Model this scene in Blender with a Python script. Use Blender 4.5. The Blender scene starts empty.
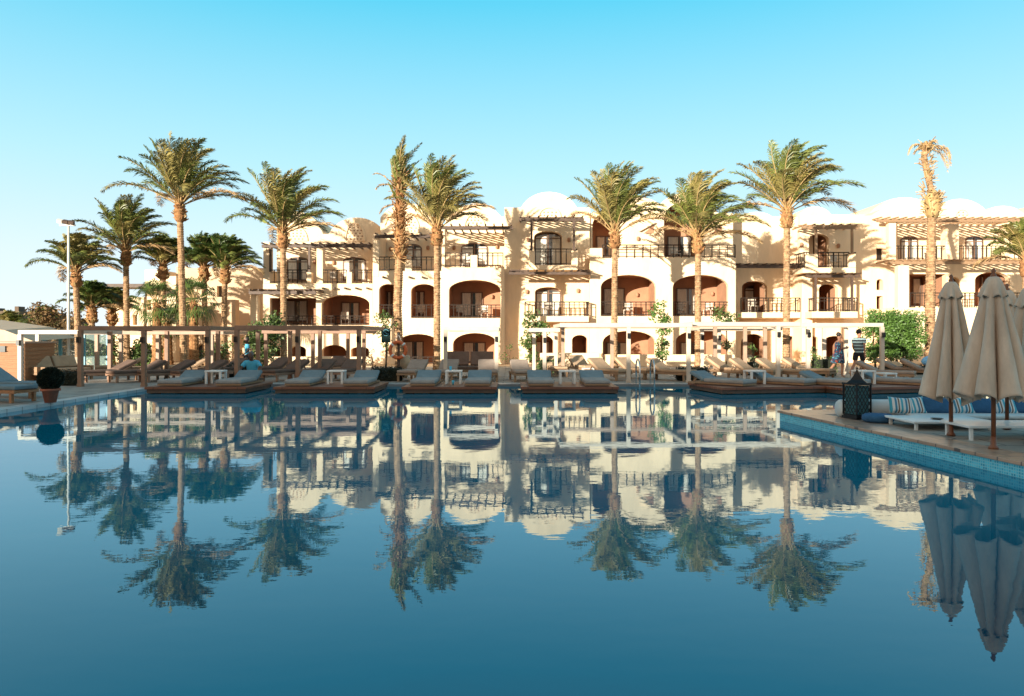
import bpy, bmesh, math, random
from mathutils import Vector, Matrix
from mathutils.geometry import tessellate_polygon
R = math.radians
scene = bpy.context.scene
COL = scene.collection
F = 720.0; CAMH = 1.65; HOR = 336.0; DECK = 0.08

def PX(px, D): return (px - 512.0) * D / F
def PZ(py, D): return CAMH - (py - HOR) * D / F

# ---------------------------------------------------------------- materials
MATS = {}
def mat(name, col, rough=0.8, var=0.12, scale=2.0, bump=0.0, bscale=40.0, metallic=0.0, spec=0.5, col2=None, coat=0.0, stretch=(1,1,1)):
    m = bpy.data.materials.new(name); m.use_nodes = True
    nt = m.node_tree; nd = nt.nodes; ln = nt.links
    b = nd['Principled BSDF']
    b.inputs['Roughness'].default_value = rough
    b.inputs['Metallic'].default_value = metallic
    b.inputs['Specular IOR Level'].default_value = spec
    b.inputs['Coat Weight'].default_value = coat
    tc = nd.new('ShaderNodeTexCoord'); mp = nd.new('ShaderNodeMapping')
    mp.inputs['Scale'].default_value = stretch
    ln.new(tc.outputs['Object'], mp.inputs['Vector'])
    nz = nd.new('ShaderNodeTexNoise'); nz.inputs['Scale'].default_value = scale; nz.inputs['Detail'].default_value = 6
    nz.inputs['Roughness'].default_value = 0.65
    ln.new(mp.outputs[0], nz.inputs['Vector'])
    cr = nd.new('ShaderNodeValToRGB')
    c2 = col2 if col2 else tuple(c * (1 - 2.2 * var) for c in col)
    c1 = tuple(min(1, c * (1 + var)) for c in col)
    cr.color_ramp.elements[0].position = 0.3; cr.color_ramp.elements[0].color = (*c2, 1)
    cr.color_ramp.elements[1].position = 0.66; cr.color_ramp.elements[1].color = (*c1, 1)
    ln.new(nz.outputs['Fac'], cr.inputs['Fac']); ln.new(cr.outputs['Color'], b.inputs['Base Color'])
    if bump:
        n2 = nd.new('ShaderNodeTexNoise'); n2.inputs['Scale'].default_value = bscale; n2.inputs['Detail'].default_value = 4
        ln.new(mp.outputs[0], n2.inputs['Vector'])
        bp = nd.new('ShaderNodeBump'); bp.inputs['Strength'].default_value = bump; bp.inputs['Distance'].default_value = 0.03
        ln.new(n2.outputs['Fac'], bp.inputs['Height']); ln.new(bp.outputs['Normal'], b.inputs['Normal'])
    MATS[name] = m
    return m

M = MATS
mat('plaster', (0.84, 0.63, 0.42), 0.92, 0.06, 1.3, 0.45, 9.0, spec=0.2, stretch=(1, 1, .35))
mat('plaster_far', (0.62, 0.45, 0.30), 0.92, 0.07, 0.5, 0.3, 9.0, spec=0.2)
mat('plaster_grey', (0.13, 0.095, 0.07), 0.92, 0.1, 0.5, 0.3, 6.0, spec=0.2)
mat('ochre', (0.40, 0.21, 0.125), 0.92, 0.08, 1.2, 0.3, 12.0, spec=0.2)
mat('ochre_light', (0.74, 0.47, 0.27), 0.92, 0.07, 1.0, 0.3, 12.0, spec=0.2)
mat('dark_wood', (0.085, 0.05, 0.034), 0.6, 0.2, 6, 0.3, 30, stretch=(1, 1, 1))
mat('iron', (0.035, 0.024, 0.018), 0.75, 0.15, 8, spec=0.2)
mat('sash', (0.16, 0.085, 0.05), 0.5, 0.15, 8)
mat('curtain', (0.78, 0.72, 0.62), 0.9, 0.15, 9, 0.3, 12, stretch=(5, 5, .3))
mat('pergola_paint', (0.36, 0.24, 0.17), 0.6, 0.08, 3, 0.15, 30)
mat('pergola_dark', (0.27, 0.15, 0.095), 0.6, 0.12, 3, 0.2, 30)
mat('cream_paint', (0.56, 0.46, 0.37), 0.5, 0.05, 3, 0.1, 30)
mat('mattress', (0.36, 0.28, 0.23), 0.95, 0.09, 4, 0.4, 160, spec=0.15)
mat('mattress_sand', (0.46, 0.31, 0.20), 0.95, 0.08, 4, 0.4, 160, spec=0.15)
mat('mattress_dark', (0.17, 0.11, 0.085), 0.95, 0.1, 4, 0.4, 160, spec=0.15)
mat('mattress_blue', (0.19, 0.25, 0.28), 0.95, 0.09, 4, 0.4, 160, spec=0.15)
mat('mattress_pale', (0.33, 0.32, 0.31), 0.95, 0.09, 4, 0.4, 160, spec=0.15)
mat('teak', (0.40, 0.18, 0.08), 0.6, 0.2, 5, 0.3, 40, stretch=(1, 8, 8))
mat('teak_pale', (0.30, 0.18, 0.10), 0.65, 0.16, 5, 0.3, 40, stretch=(8, 1, 8))
mat('white_plastic', (0.72, 0.72, 0.70), 0.35, 0.04, 4)
mat('white_block', (0.12, 0.42, 0.60), 0.6, 0.1, 4)
mat('chair_cane', (0.50, 0.42, 0.34), 0.6, 0.1, 8)
mat('steel', (0.55, 0.58, 0.6), 0.15, 0.04, 4, metallic=1.0)
mat('terracotta', (0.36, 0.10, 0.05), 0.8, 0.12, 6, 0.3, 50)
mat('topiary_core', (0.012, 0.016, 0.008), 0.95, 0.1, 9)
mat('leaf', (0.075, 0.12, 0.025), 0.55, 0.25, 3.0, col2=(0.03, 0.06, 0.012))
mat('leaf_bright', (0.09, 0.17, 0.03), 0.5, 0.25, 4.0, col2=(0.035, 0.08, 0.015))
mat('leaf_dark', (0.016, 0.02, 0.009), 0.6, 0.2, 3.0)
mat('leaf_russet', (0.17, 0.085, 0.03), 0.7, 0.2, 2.0, col2=(0.05, 0.055, 0.02))
mat('frond', (0.16, 0.18, 0.04), 0.42, 0.2, 1.3, col2=(0.06, 0.08, 0.02))
mat('frond_green', (0.075, 0.12, 0.025), 0.42, 0.2, 1.3, col2=(0.025, 0.045, 0.012))
mat('frond_olive', (0.26, 0.21, 0.06), 0.5, 0.2, 1.6, col2=(0.16, 0.14, 0.05))
mat('frond_dry', (0.46, 0.31, 0.15), 0.8, 0.2, 3, col2=(0.28, 0.15, 0.06))
mat('petiole', (0.42, 0.28, 0.12), 0.6, 0.15, 3)
mat('bark', (0.40, 0.25, 0.14), 0.95, 0.25, 7, 1.0, 16, spec=0.1, col2=(0.10, 0.055, 0.03))
mat('boots', (0.34, 0.17, 0.075), 0.95, 0.25, 8, 1.0, 20, spec=0.1, col2=(0.09, 0.045, 0.02))
mat('twig', (0.16, 0.09, 0.05), 0.9, 0.15, 5)
mat('skin', (0.42, 0.20, 0.12), 0.55, 0.06, 12)
mat('skin_dark', (0.12, 0.055, 0.035), 0.55, 0.06, 12)
mat('hair', (0.018, 0.012, 0.01), 0.6, 0.1, 30)
mat('hair_grey', (0.16, 0.14, 0.13), 0.7, 0.2, 30)
mat('shirt_blue', (0.10, 0.48, 0.68), 0.85, 0.06, 8)
mat('cloth_dark', (0.02, 0.022, 0.03), 0.9, 0.1, 8)
mat('towel_blue', (0.22, 0.52, 0.85), 0.95, 0.1, 9, 0.4, 60)
mat('orange', (0.60, 0.13, 0.035), 0.5, 0.1, 8)
mat('sign_green', (0.012, 0.024, 0.024), 0.9, 0.1, 8, spec=0.05)
mat('emblem', (0.10, 0.30, 0.38), 0.5, 0.03, 8)
mat('black_metal', (0.014, 0.014, 0.015), 0.4, 0.1, 8, metallic=0.4)
mat('frosted', (0.05, 0.16, 0.19), 0.35, 0.05, 8)
mat('canvas', (0.64, 0.53, 0.43), 0.95, 0.13, 2.2, 0.8, 11, spec=0.1, stretch=(1, 1, .35))
mat('pole_wood', (0.20, 0.075, 0.035), 0.45, 0.15, 8, stretch=(6, 6, 1))
mat('sofa_white', (0.60, 0.66, 0.68), 0.9, 0.05, 4, 0.3, 90)
mat('cushion_blue', (0.025, 0.11, 0.24), 0.9, 0.1, 6, 0.4, 100)
mat('table_white', (0.72, 0.76, 0.78), 0.3, 0.03, 5)
mat('kiosk_wood', (0.32, 0.16, 0.075), 0.7, 0.15, 5, 0.3, 40, stretch=(.5, .5, 10))
mat('canopy_white', (0.56, 0.42, 0.30), 0.9, 0.06, 3)
mat('teal_paint', (0.04, 0.24, 0.32), 0.4, 0.06, 3)
mat('lamp_grey', (0.62, 0.58, 0.52), 0.5, 0.06, 3)
mat('rock', (0.55, 0.38, 0.24), 0.9, 0.15, 3, 0.6, 10)
mat('sand', (0.56, 0.38, 0.22), 0.95, 0.12, 0.3, 0.4, 4)
mat('soil', (0.10, 0.06, 0.035), 0.95, 0.2, 3)

def glass_mat():
    m = bpy.data.materials.new('window_glass'); m.use_nodes = True
    nt = m.node_tree; b = nt.nodes['Principled BSDF']
    b.inputs['Base Color'].default_value = (0.05, 0.055, 0.06, 1); b.inputs['Roughness'].default_value = 0.06
    b.inputs['IOR'].default_value = 1.7
    M['glass'] = m
glass_mat()
def clear_glass():
    m = bpy.data.materials.new('clear_glass'); m.use_nodes = True
    nt = m.node_tree; nd = nt.nodes; b = nd['Principled BSDF']
    b.inputs['Base Color'].default_value = (0.6, 0.8, 0.8, 1); b.inputs['Roughness'].default_value = 0.03
    tr = nd.new('ShaderNodeBsdfTransparent'); mx = nd.new('ShaderNodeMixShader'); mx.inputs[0].default_value = 0.12
    nt.links.new(tr.outputs[0], mx.inputs[1]); nt.links.new(b.outputs[0], mx.inputs[2])
    nt.links.new(mx.outputs[0], nd['Material Output'].inputs['Surface'])
    M['clear_glass'] = m
clear_glass()

def brick_like(name, c1, c2, mortar, sx, sy, msize=0.02, rough=0.5, axes='XY', bump=0.2, noise=0.3, spec=0.5):
    m = bpy.data.materials.new(name); m.use_nodes = True
    nt = m.node_tree; nd = nt.nodes; ln = nt.links; b = nd['Principled BSDF']
    b.inputs['Roughness'].default_value = rough; b.inputs['Specular IOR Level'].default_value = spec
    tc = nd.new('ShaderNodeTexCoord'); sp = nd.new('ShaderNodeSeparateXYZ'); cb = nd.new('ShaderNodeCombineXYZ')
    ln.new(tc.outputs['Object'], sp.inputs[0])
    ln.new(sp.outputs[axes[0]], cb.inputs['X']); ln.new(sp.outputs[axes[1]], cb.inputs['Y'])
    br = nd.new('ShaderNodeTexBrick'); br.inputs['Scale'].default_value = 1.0
    br.inputs['Brick Width'].default_value = sx; br.inputs['Row Height'].default_value = sy
    br.inputs['Mortar Size'].default_value = msize * min(sx, sy); br.inputs['Color1'].default_value = (*c1, 1)
    br.inputs['Color2'].default_value = (*c2, 1); br.inputs['Mortar'].default_value = (*mortar, 1)
    br.offset = 0.0 if name == 'pool_tile' else 0.5
    ln.new(cb.outputs[0], br.inputs['Vector'])
    nz = nd.new('ShaderNodeTexNoise'); nz.inputs['Scale'].default_value = 1.3; nz.inputs['Detail'].default_value = 6
    ln.new(tc.outputs['Object'], nz.inputs['Vector'])
    mr = nd.new('ShaderNodeMapRange'); mr.inputs[1].default_value = .3; mr.inputs[2].default_value = .7
    mr.inputs[3].default_value = 1 - noise; mr.inputs[4].default_value = 1 + noise * .4
    ln.new(nz.outputs['Fac'], mr.inputs[0])
    mx = nd.new('ShaderNodeMix'); mx.data_type = 'RGBA'; mx.blend_type = 'MULTIPLY'; mx.inputs[0].default_value = 1
    ln.new(br.outputs['Color'], mx.inputs[6]); ln.new(mr.outputs[0], mx.inputs[7])
    ln.new(mx.outputs[2], b.inputs['Base Color'])
    bp = nd.new('ShaderNodeBump'); bp.inputs['Strength'].default_value = bump; bp.inputs['Distance'].default_value = .004; bp.invert = True
    ln.new(br.outputs['Fac'], bp.inputs['Height']); ln.new(bp.outputs[0], b.inputs['Normal'])
    M[name] = m
brick_like('paving', (0.39, 0.34, 0.29), (0.31, 0.27, 0.23), (0.14, 0.12, 0.11), 0.6, 0.6, 0.03, 0.75, 'XY')
brick_like('coping_stone', (0.50, 0.32, 0.22), (0.34, 0.22, 0.16), (0.12, 0.09, 0.08), 0.5, 0.35, 0.03, 0.28, 'XY')
brick_like('rim_stone', (0.50, 0.52, 0.52), (0.42, 0.45, 0.46), (0.2, 0.2, 0.2), 0.5, 0.5, 0.03, 0.35, 'XY')
brick_like('pool_tile', (0.10, 0.62, 0.80), (0.02, 0.28, 0.45), (0.25, 0.60, 0.70), 0.036, 0.036, 0.14, 0.25, 'YZ', noise=0.12)
brick_like('platform_boards', (0.24, 0.08, 0.035), (0.16, 0.052, 0.024), (0.05, 0.025, 0.015), 2.4, 0.12, 0.08, 0.5, 'XY', 0.5)

def stripes_mat(name, cols, axis, freq, vary=0):
    m = bpy.data.materials.new(name); m.use_nodes = True
    nt = m.node_tree; nd = nt.nodes; ln = nt.links; b = nd['Principled BSDF']; b.inputs['Roughness'].default_value = .9
    tc = nd.new('ShaderNodeTexCoord'); sp = nd.new('ShaderNodeSeparateXYZ'); ln.new(tc.outputs['Object'], sp.inputs[0])
    ml = nd.new('ShaderNodeMath'); ml.operation = 'MULTIPLY'; ml.inputs[1].default_value = freq
    ln.new(sp.outputs[axis], ml.inputs[0])
    fr = nd.new('ShaderNodeMath'); fr.operation = 'FRACT'; ln.new(ml.outputs[0], fr.inputs[0])
    cr = nd.new('ShaderNodeValToRGB'); cr.color_ramp.interpolation = 'CONSTANT'
    n = len(cols)
    cr.color_ramp.elements[0].color = (*cols[0][1], 1); cr.color_ramp.elements[0].position = 0
    cr.color_ramp.elements[1].color = (*cols[1][1], 1); cr.color_ramp.elements[1].position = cols[1][0]
    for p, c in cols[2:]:
        e = cr.color_ramp.elements.new(p); e.color = (*c, 1)
    ln.new(fr.outputs[0], cr.inputs[0]); ln.new(cr.outputs[0], b.inputs['Base Color'])
    M[name] = m
stripes_mat('shirt_striped', [(0, (.45, .62, .66)), (.52, (.03, .035, .05))], 'Z', 1 / .115)
stripes_mat('cushion_striped', [(0, (.6, .66, .68)), (.22, (.05, .22, .36)), (.42, (.6, .66, .68)), (.52, (.16, .10, .07)), (.66, (.6, .66, .68)), (.8, (.05, .35, .5))], 'X', 1 / .20)
def floral():
    m = bpy.data.materials.new('floral'); m.use_nodes = True
    nt = m.node_tree; nd = nt.nodes; ln = nt.links; b = nd['Principled BSDF']; b.inputs['Roughness'].default_value = .9
    tc = nd.new('ShaderNodeTexCoord'); v = nd.new('ShaderNodeTexVoronoi'); v.inputs['Scale'].default_value = 27
    ln.new(tc.outputs['Object'], v.inputs['Vector'])
    cr = nd.new('ShaderNodeValToRGB'); cr.color_ramp.interpolation = 'CONSTANT'
    cr.color_ramp.elements[0].color = (.03, .04, .08, 1); cr.color_ramp.elements[1].color = (.35, .07, .04, 1); cr.color_ramp.elements[1].position = .45
    e = cr.color_ramp.elements.new(.6); e.color = (.10, .32, .42, 1); e = cr.color_ramp.elements.new(.8); e.color = (.03, .05, .12, 1)
    sp = nd.new('ShaderNodeSeparateColor'); ln.new(v.outputs['Color'], sp.inputs[0]); ln.new(sp.outputs[0], cr.inputs[0])
    ln.new(cr.outputs[0], b.inputs['Base Color']); M['floral'] = m
floral()
def water_mat():
    m = bpy.data.materials.new('pool_water'); m.use_nodes = True
    nt = m.node_tree; nd = nt.nodes; ln = nt.links; b = nd['Principled BSDF']
    b.inputs['Base Color'].default_value = (0.0, 0.058, 0.115, 1)
    b.inputs['Roughness'].default_value = 0.015; b.inputs['IOR'].default_value = 2.35; b.inputs['Specular Tint'].default_value = (0.0, 0.74, 1.0, 1)
    tc = nd.new('ShaderNodeTexCoord')
    sp = nd.new('ShaderNodeSeparateXYZ'); ln.new(tc.outputs['Object'], sp.inputs[0])      # near end painted darker, standing for weaker reflection at steep view
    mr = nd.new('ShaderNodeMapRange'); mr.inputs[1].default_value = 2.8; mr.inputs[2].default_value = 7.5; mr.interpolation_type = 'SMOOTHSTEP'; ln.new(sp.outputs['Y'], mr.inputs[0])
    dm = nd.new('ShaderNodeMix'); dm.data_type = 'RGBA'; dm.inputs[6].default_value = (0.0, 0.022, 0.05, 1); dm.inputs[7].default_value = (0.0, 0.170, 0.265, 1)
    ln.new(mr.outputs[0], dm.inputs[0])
    def nz(scale, st, detail=2):
        mp = nd.new('ShaderNodeMapping'); mp.inputs['Scale'].default_value = st; ln.new(tc.outputs['Object'], mp.inputs[0])
        n = nd.new('ShaderNodeTexNoise'); n.inputs['Scale'].default_value = scale; n.inputs['Detail'].default_value = detail
        ln.new(mp.outputs[0], n.inputs['Vector']); return n
    a = nz(0.9, (1, 1, 1), 2); c = nz(4.0, (0.7, 1.3, 1), 3)
    b1 = nd.new('ShaderNodeBump'); b1.inputs['Distance'].default_value = 0.0016; b1.inputs['Strength'].default_value = 1
    b2 = nd.new('ShaderNodeBump'); b2.inputs['Distance'].default_value = 0.0007; b2.inputs['Strength'].default_value = 1
    ln.new(a.outputs['Fac'], b1.inputs['Height']); ln.new(c.outputs['Fac'], b2.inputs['Height'])
    ln.new(b1.outputs[0], b2.inputs['Normal'])
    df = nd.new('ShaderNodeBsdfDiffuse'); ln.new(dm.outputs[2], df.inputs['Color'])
    gs = nd.new('ShaderNodeBsdfGlossy'); gs.inputs['Roughness'].default_value = 0.012; gs.inputs['Color'].default_value = (0.66, 0.83, 0.92, 1)
    fr = nd.new('ShaderNodeFresnel'); fr.inputs['IOR'].default_value = 2.3
    mx = nd.new('ShaderNodeMixShader')
    ln.new(b2.outputs[0], gs.inputs['Normal']); ln.new(b2.outputs[0], fr.inputs['Normal'])
    ln.new(fr.outputs[0], mx.inputs[0]); ln.new(df.outputs[0], mx.inputs[1]); ln.new(gs.outputs[0], mx.inputs[2])
    ln.new(mx.outputs[0], nd['Material Output'].inputs['Surface']); nd.remove(b)
    M['water'] = m
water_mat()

# ---------------------------------------------------------------- mesh builder
class MB:
    def __init__(s, off=(0, 0, 0)): s.v = []; s.f = []; s.mi = []; s.off = Vector(off); s.smooth = []
    def add(s, vs, fs, mi=0, sm=False):
        b = len(s.v); s.v += [Vector(v) for v in vs]
        for f in fs: s.f.append([b + i for i in f]); s.mi.append(mi); s.smooth.append(sm)
        return s
    def box(s, x0, x1, y0, y1, z0, z1, mi=0, rot=None, piv=None):
        vs = [Vector((x, y, z)) for x in (x0, x1) for y in (y0, y1) for z in (z0, z1)]
        if rot is not None:
            p = Vector(piv) if piv else Vector(((x0 + x1) / 2, (y0 + y1) / 2, (z0 + z1) / 2))
            vs = [rot @ (v - p) + p for v in vs]
        return s.add(vs, [(0, 1, 3, 2), (4, 6, 7, 5), (0, 4, 5, 1), (2, 3, 7, 6), (0, 2, 6, 4), (1, 5, 7, 3)], mi)
    def bar(s, p, q, w, h=None, mi=0):
        p = Vector(p); q = Vector(q); h = h or w; d = (q - p)
        if d.length < 1e-6: return s
        d.normalize(); up = Vector((0, 0, 1)) if abs(d.z) < .95 else Vector((0, 1, 0))
        a = d.cross(up).normalized() * (w / 2); b = a.cross(d).normalized() * (h / 2)
        vs = []
        for c in (p, q): vs += [c - a - b, c + a - b, c + a + b, c - a + b]
        return s.add(vs, [(0, 1, 2, 3), (4, 7, 6, 5), (0, 4, 5, 1), (1, 5, 6, 2), (2, 6, 7, 3), (3, 7, 4, 0)], mi)
    def tube(s, pts, rad, n=8, mi=0, caps=True, sm=True):
        pts = [Vector(p) for p in pts]; k = len(pts)
        if not hasattr(rad, '__len__'): rad = [rad] * k
        vs = []; prev = None
        for i, p in enumerate(pts):
            d = (pts[min(i + 1, k - 1)] - pts[max(i - 1, 0)])
            if d.length < 1e-9: d = Vector((0, 0, 1))
            d.normalize()
            if prev is None:
                up = Vector((0, 0, 1)) if abs(d.z) < .9 else Vector((1, 0, 0)); a = d.cross(up).normalized()
            else:
                a = (prev - d * prev.dot(d))
                a = a.normalized() if a.length > 1e-6 else d.cross(Vector((1, 0, 0))).normalized()
            prev = a; b = d.cross(a)
            for j in range(n):
                t = 2 * math.pi * j / n; vs.append(p + (a * math.cos(t) + b * math.sin(t)) * rad[i])
        fs = []
        for i in range(k - 1):
            for j in range(n):
                fs.append((i * n + j, i * n + (j + 1) % n, (i + 1) * n + (j + 1) % n, (i + 1) * n + j))
        if caps: fs.append(tuple(range(n))[::-1]); fs.append(tuple((k - 1) * n + j for j in range(n)))
        return s.add(vs, fs, mi, sm)
    def lathe(s, c, prof, n=16, mi=0, sm=True, squash=1.0):
        c = Vector(c); vs = []; k = len(prof)
        for r, z in prof:
            for j in range(n):
                t = 2 * math.pi * j / n; vs.append(c + Vector((r * math.cos(t), r * math.sin(t) * squash, z)))
        fs = []
        for i in range(k - 1):
            for j in range(n): fs.append((i * n + j, i * n + (j + 1) % n, (i + 1) * n + (j + 1) % n, (i + 1) * n + j))
        fs.append(tuple(range(n))[::-1]); fs.append(tuple((k - 1) * n + j for j in range(n)))
        return s.add(vs, fs, mi, sm)
    def ell(s, c, r, n=12, m=8, mi=0, rot=None):
        c = Vector(c); vs = []
        for i in range(m + 1):
            p = math.pi * i / m
            for j in range(n):
                t = 2 * math.pi * j / n
                v = Vector((r[0] * math.sin(p) * math.cos(t), r[1] * math.sin(p) * math.sin(t), r[2] * math.cos(p)))
                if rot is not None: v = rot @ v
                vs.append(c + v)
        fs = [(i * n + j, (i + 1) * n + j, (i + 1) * n + (j + 1) % n, i * n + (j + 1) % n) for i in range(m) for j in range(n)]
        return s.add(vs, fs, mi, True)
    def wall(s, outline, holes, y0, y1, mi=0, back=True):
        """outline/holes: lists of (x,z); slab from y0 (front) to y1"""
        loops = [outline] + list(holes)
        tri = tessellate_polygon([[Vector((x, z, 0)) for x, z in L] for L in loops])
        flat = [p for L in loops for p in L]; n = len(flat)
        vs = [(x, y0, z) for x, z in flat] + [(x, y1, z) for x, z in flat]
        fs = []
        for t in tri:
            a, b, c = [flat[i] for i in t]
            ar = (b[0] - a[0]) * (c[1] - a[1]) - (b[1] - a[1]) * (c[0] - a[0])
            if abs(ar) < 1e-9: continue
            t = tuple(t) if ar > 0 else tuple(t)[::-1]
            fs.append(t)
            if back: fs.append(tuple(i + n for i in t[::-1]))
        o = 0
        for L in loops:
            k = len(L)
            for i in range(k): fs.append((o + i, o + i + n, o + (i + 1) % k + n, o + (i + 1) % k))
            o += k
        return s.add(vs, fs, mi)
    def room(s, x0, x1, y0, y1, z0, z1, mi=0):
        """inside-out box open at y0"""
        vs = [(x, y, z) for x in (x0, x1) for y in (y0, y1) for z in (z0, z1)]
        return s.add(vs, [(0, 1, 3, 2), (4, 6, 7, 5), (0, 2, 6, 4), (1, 5, 7, 3), (2, 3, 7, 6)], mi)
    def build(s, name, mats, parent=None, bevel=0, recalc=False, **tags):
        me = bpy.data.meshes.new(name)
        me.from_pydata([v - s.off for v in s.v], [], s.f)
        if not isinstance(mats, (list, tuple)): mats = [mats]
        for m in mats: me.materials.append(M[m])
        me.polygons.foreach_set('material_index', s.mi); me.polygons.foreach_set('use_smooth', s.smooth)
        me.update()
        if recalc:
            bm = bmesh.new(); bm.from_mesh(me); bmesh.ops.recalc_face_normals(bm, faces=bm.faces); bm.to_mesh(me); bm.free()
        o = bpy.data.objects.new(name, me); COL.objects.link(o)
        if parent: o.parent = parent
        else: o.location = s.off
        if bevel:
            b = o.modifiers.new('bevel', 'BEVEL'); b.width = bevel; b.segments = 2; b.limit_method = 'ANGLE'; b.angle_limit = R(40)
        for k, v in tags.items(): o[k] = v
        return o

def tag(o, label=None, category=None, group=None, kind=None):
    if label: o['label'] = label
    if category: o['category'] = category
    if group: o['group'] = group
    if kind: o['kind'] = kind
    return o
def thing(name, label, cat, loc=(0, 0, 0), rz=0, group=None):
    o = bpy.data.objects.new(name, None); COL.objects.link(o); o.location = loc; o.rotation_euler = (0, 0, rz)
    o.empty_display_size = .2
    return tag(o, label, cat, group)
def copy_tree(o, parent=None):
    c = o.copy(); COL.objects.link(c)
    if parent: c.parent = parent
    for ch in [x for x in o.children]: copy_tree(ch, c)
    return c
def arch(x0, x1, zt, zb, rise, n=14):
    """arched opening outline; flat if rise=0"""
    if rise <= 0: return [(x0, zb), (x1, zb), (x1, zt), (x0, zt)]
    pts = [(x0, zb), (x1, zb)]; cx = (x0 + x1) / 2; a = (x1 - x0) / 2
    for i in range(n + 1):
        t = math.pi * i / n; pts.append((cx + a * math.cos(t), zt - rise + rise * math.sin(t)))
    return pts
# ---------------------------------------------------------------- setting
POOL = [(-10.68, 1.0), (40, 1.0), (40, 23.5), (-10.98, 23.5)]
def sheet(name, outline, holes, z, depth, m, **k):
    mb = MB(); loops = [outline] + holes
    tri = tessellate_polygon([[Vector((x, y, 0)) for x, y in L] for L in loops])
    flat = [p for L in loops for p in L]; n = len(flat)
    vs = [(x, y, z) for x, y in flat] + [(x, y, z - depth) for x, y in flat]; fs = []
    for t in tri:
        a, b, c = [flat[i] for i in t]
        ar = (b[0] - a[0]) * (c[1] - a[1]) - (b[1] - a[1]) * (c[0] - a[0])
        if abs(ar) > 1e-9: fs.append(tuple(t) if ar > 0 else tuple(t)[::-1])
    o = 0
    for L in loops:
        for i in range(len(L)): fs.append((o + i, o + i + n, o + (i + 1) % len(L) + n, o + (i + 1) % len(L)))
        o += len(L)
    mb.add(vs, fs)
    return mb.build(name, m, **k)
BIG = 3000
def grow(P, d):
    return [(P[0][0] - d, P[0][1] - d), (P[1][0] + d, P[1][1] - d), (P[2][0] + d, P[2][1] + d), (P[3][0] - d, P[3][1] + d)]
sheet('ground', [(-BIG, -BIG), (BIG, -BIG), (BIG, BIG), (-BIG, BIG)], [grow(POOL, .9)], DECK - .008, .3, 'sand', kind='structure')
sheet('pool_deck', [(-45, -17), (45, -17), (45, 37), (-45, 37)], [grow(POOL, .35)], DECK - .004, .4, 'paving', kind='structure')
sheet('pool_rim', grow(POOL, .35), [POOL], DECK, .5, 'rim_stone', kind='structure')
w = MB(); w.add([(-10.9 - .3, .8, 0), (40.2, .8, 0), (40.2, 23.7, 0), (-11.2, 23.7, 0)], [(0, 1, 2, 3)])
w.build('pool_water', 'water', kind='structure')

# the hotel wing behind the viewer whose shade lies over the pool
hw = thing('hotel_wing', 'long plain hotel wing across the pool opposite the domed facade, casting shade over the water', 'building', (-25, -20, DECK))
mb = MB((-25, -20, DECK)); mb.box(-35.4, -21.7, -30, -20, DECK, 9.75); mb.box(-21.7, 18, -30, -20, DECK, 11.0); mb.box(-45.2, -35.4, -21.5, -19.8, DECK, 10.9); mb.box(-110, -45.2, -30, -20, DECK, 8.8)
mb.build('wall', 'plaster_far', hw)
for k in range(30):
    x = -100 + k * 3.7
    if abs(x + 35.4) < 1.3 or abs(x + 45.2) < 1.3: continue
    for z in (1.2, 4.2, 6.9):
        y = -19.79 if -45.2 < x < -35.4 else -19.99
        mb = MB((-25, -20, DECK)); mb.box(x - .75, x + .75, y - .02, y + .05, z, z + 1.6); fr = mb.build('window', 'sash', hw)
        mb = MB((-25, -20, DECK)); mb.box(x - .62, x + .62, y + .052, y + .07, z + .12, z + 1.48); mb.build('pane', 'glass', fr)

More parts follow.
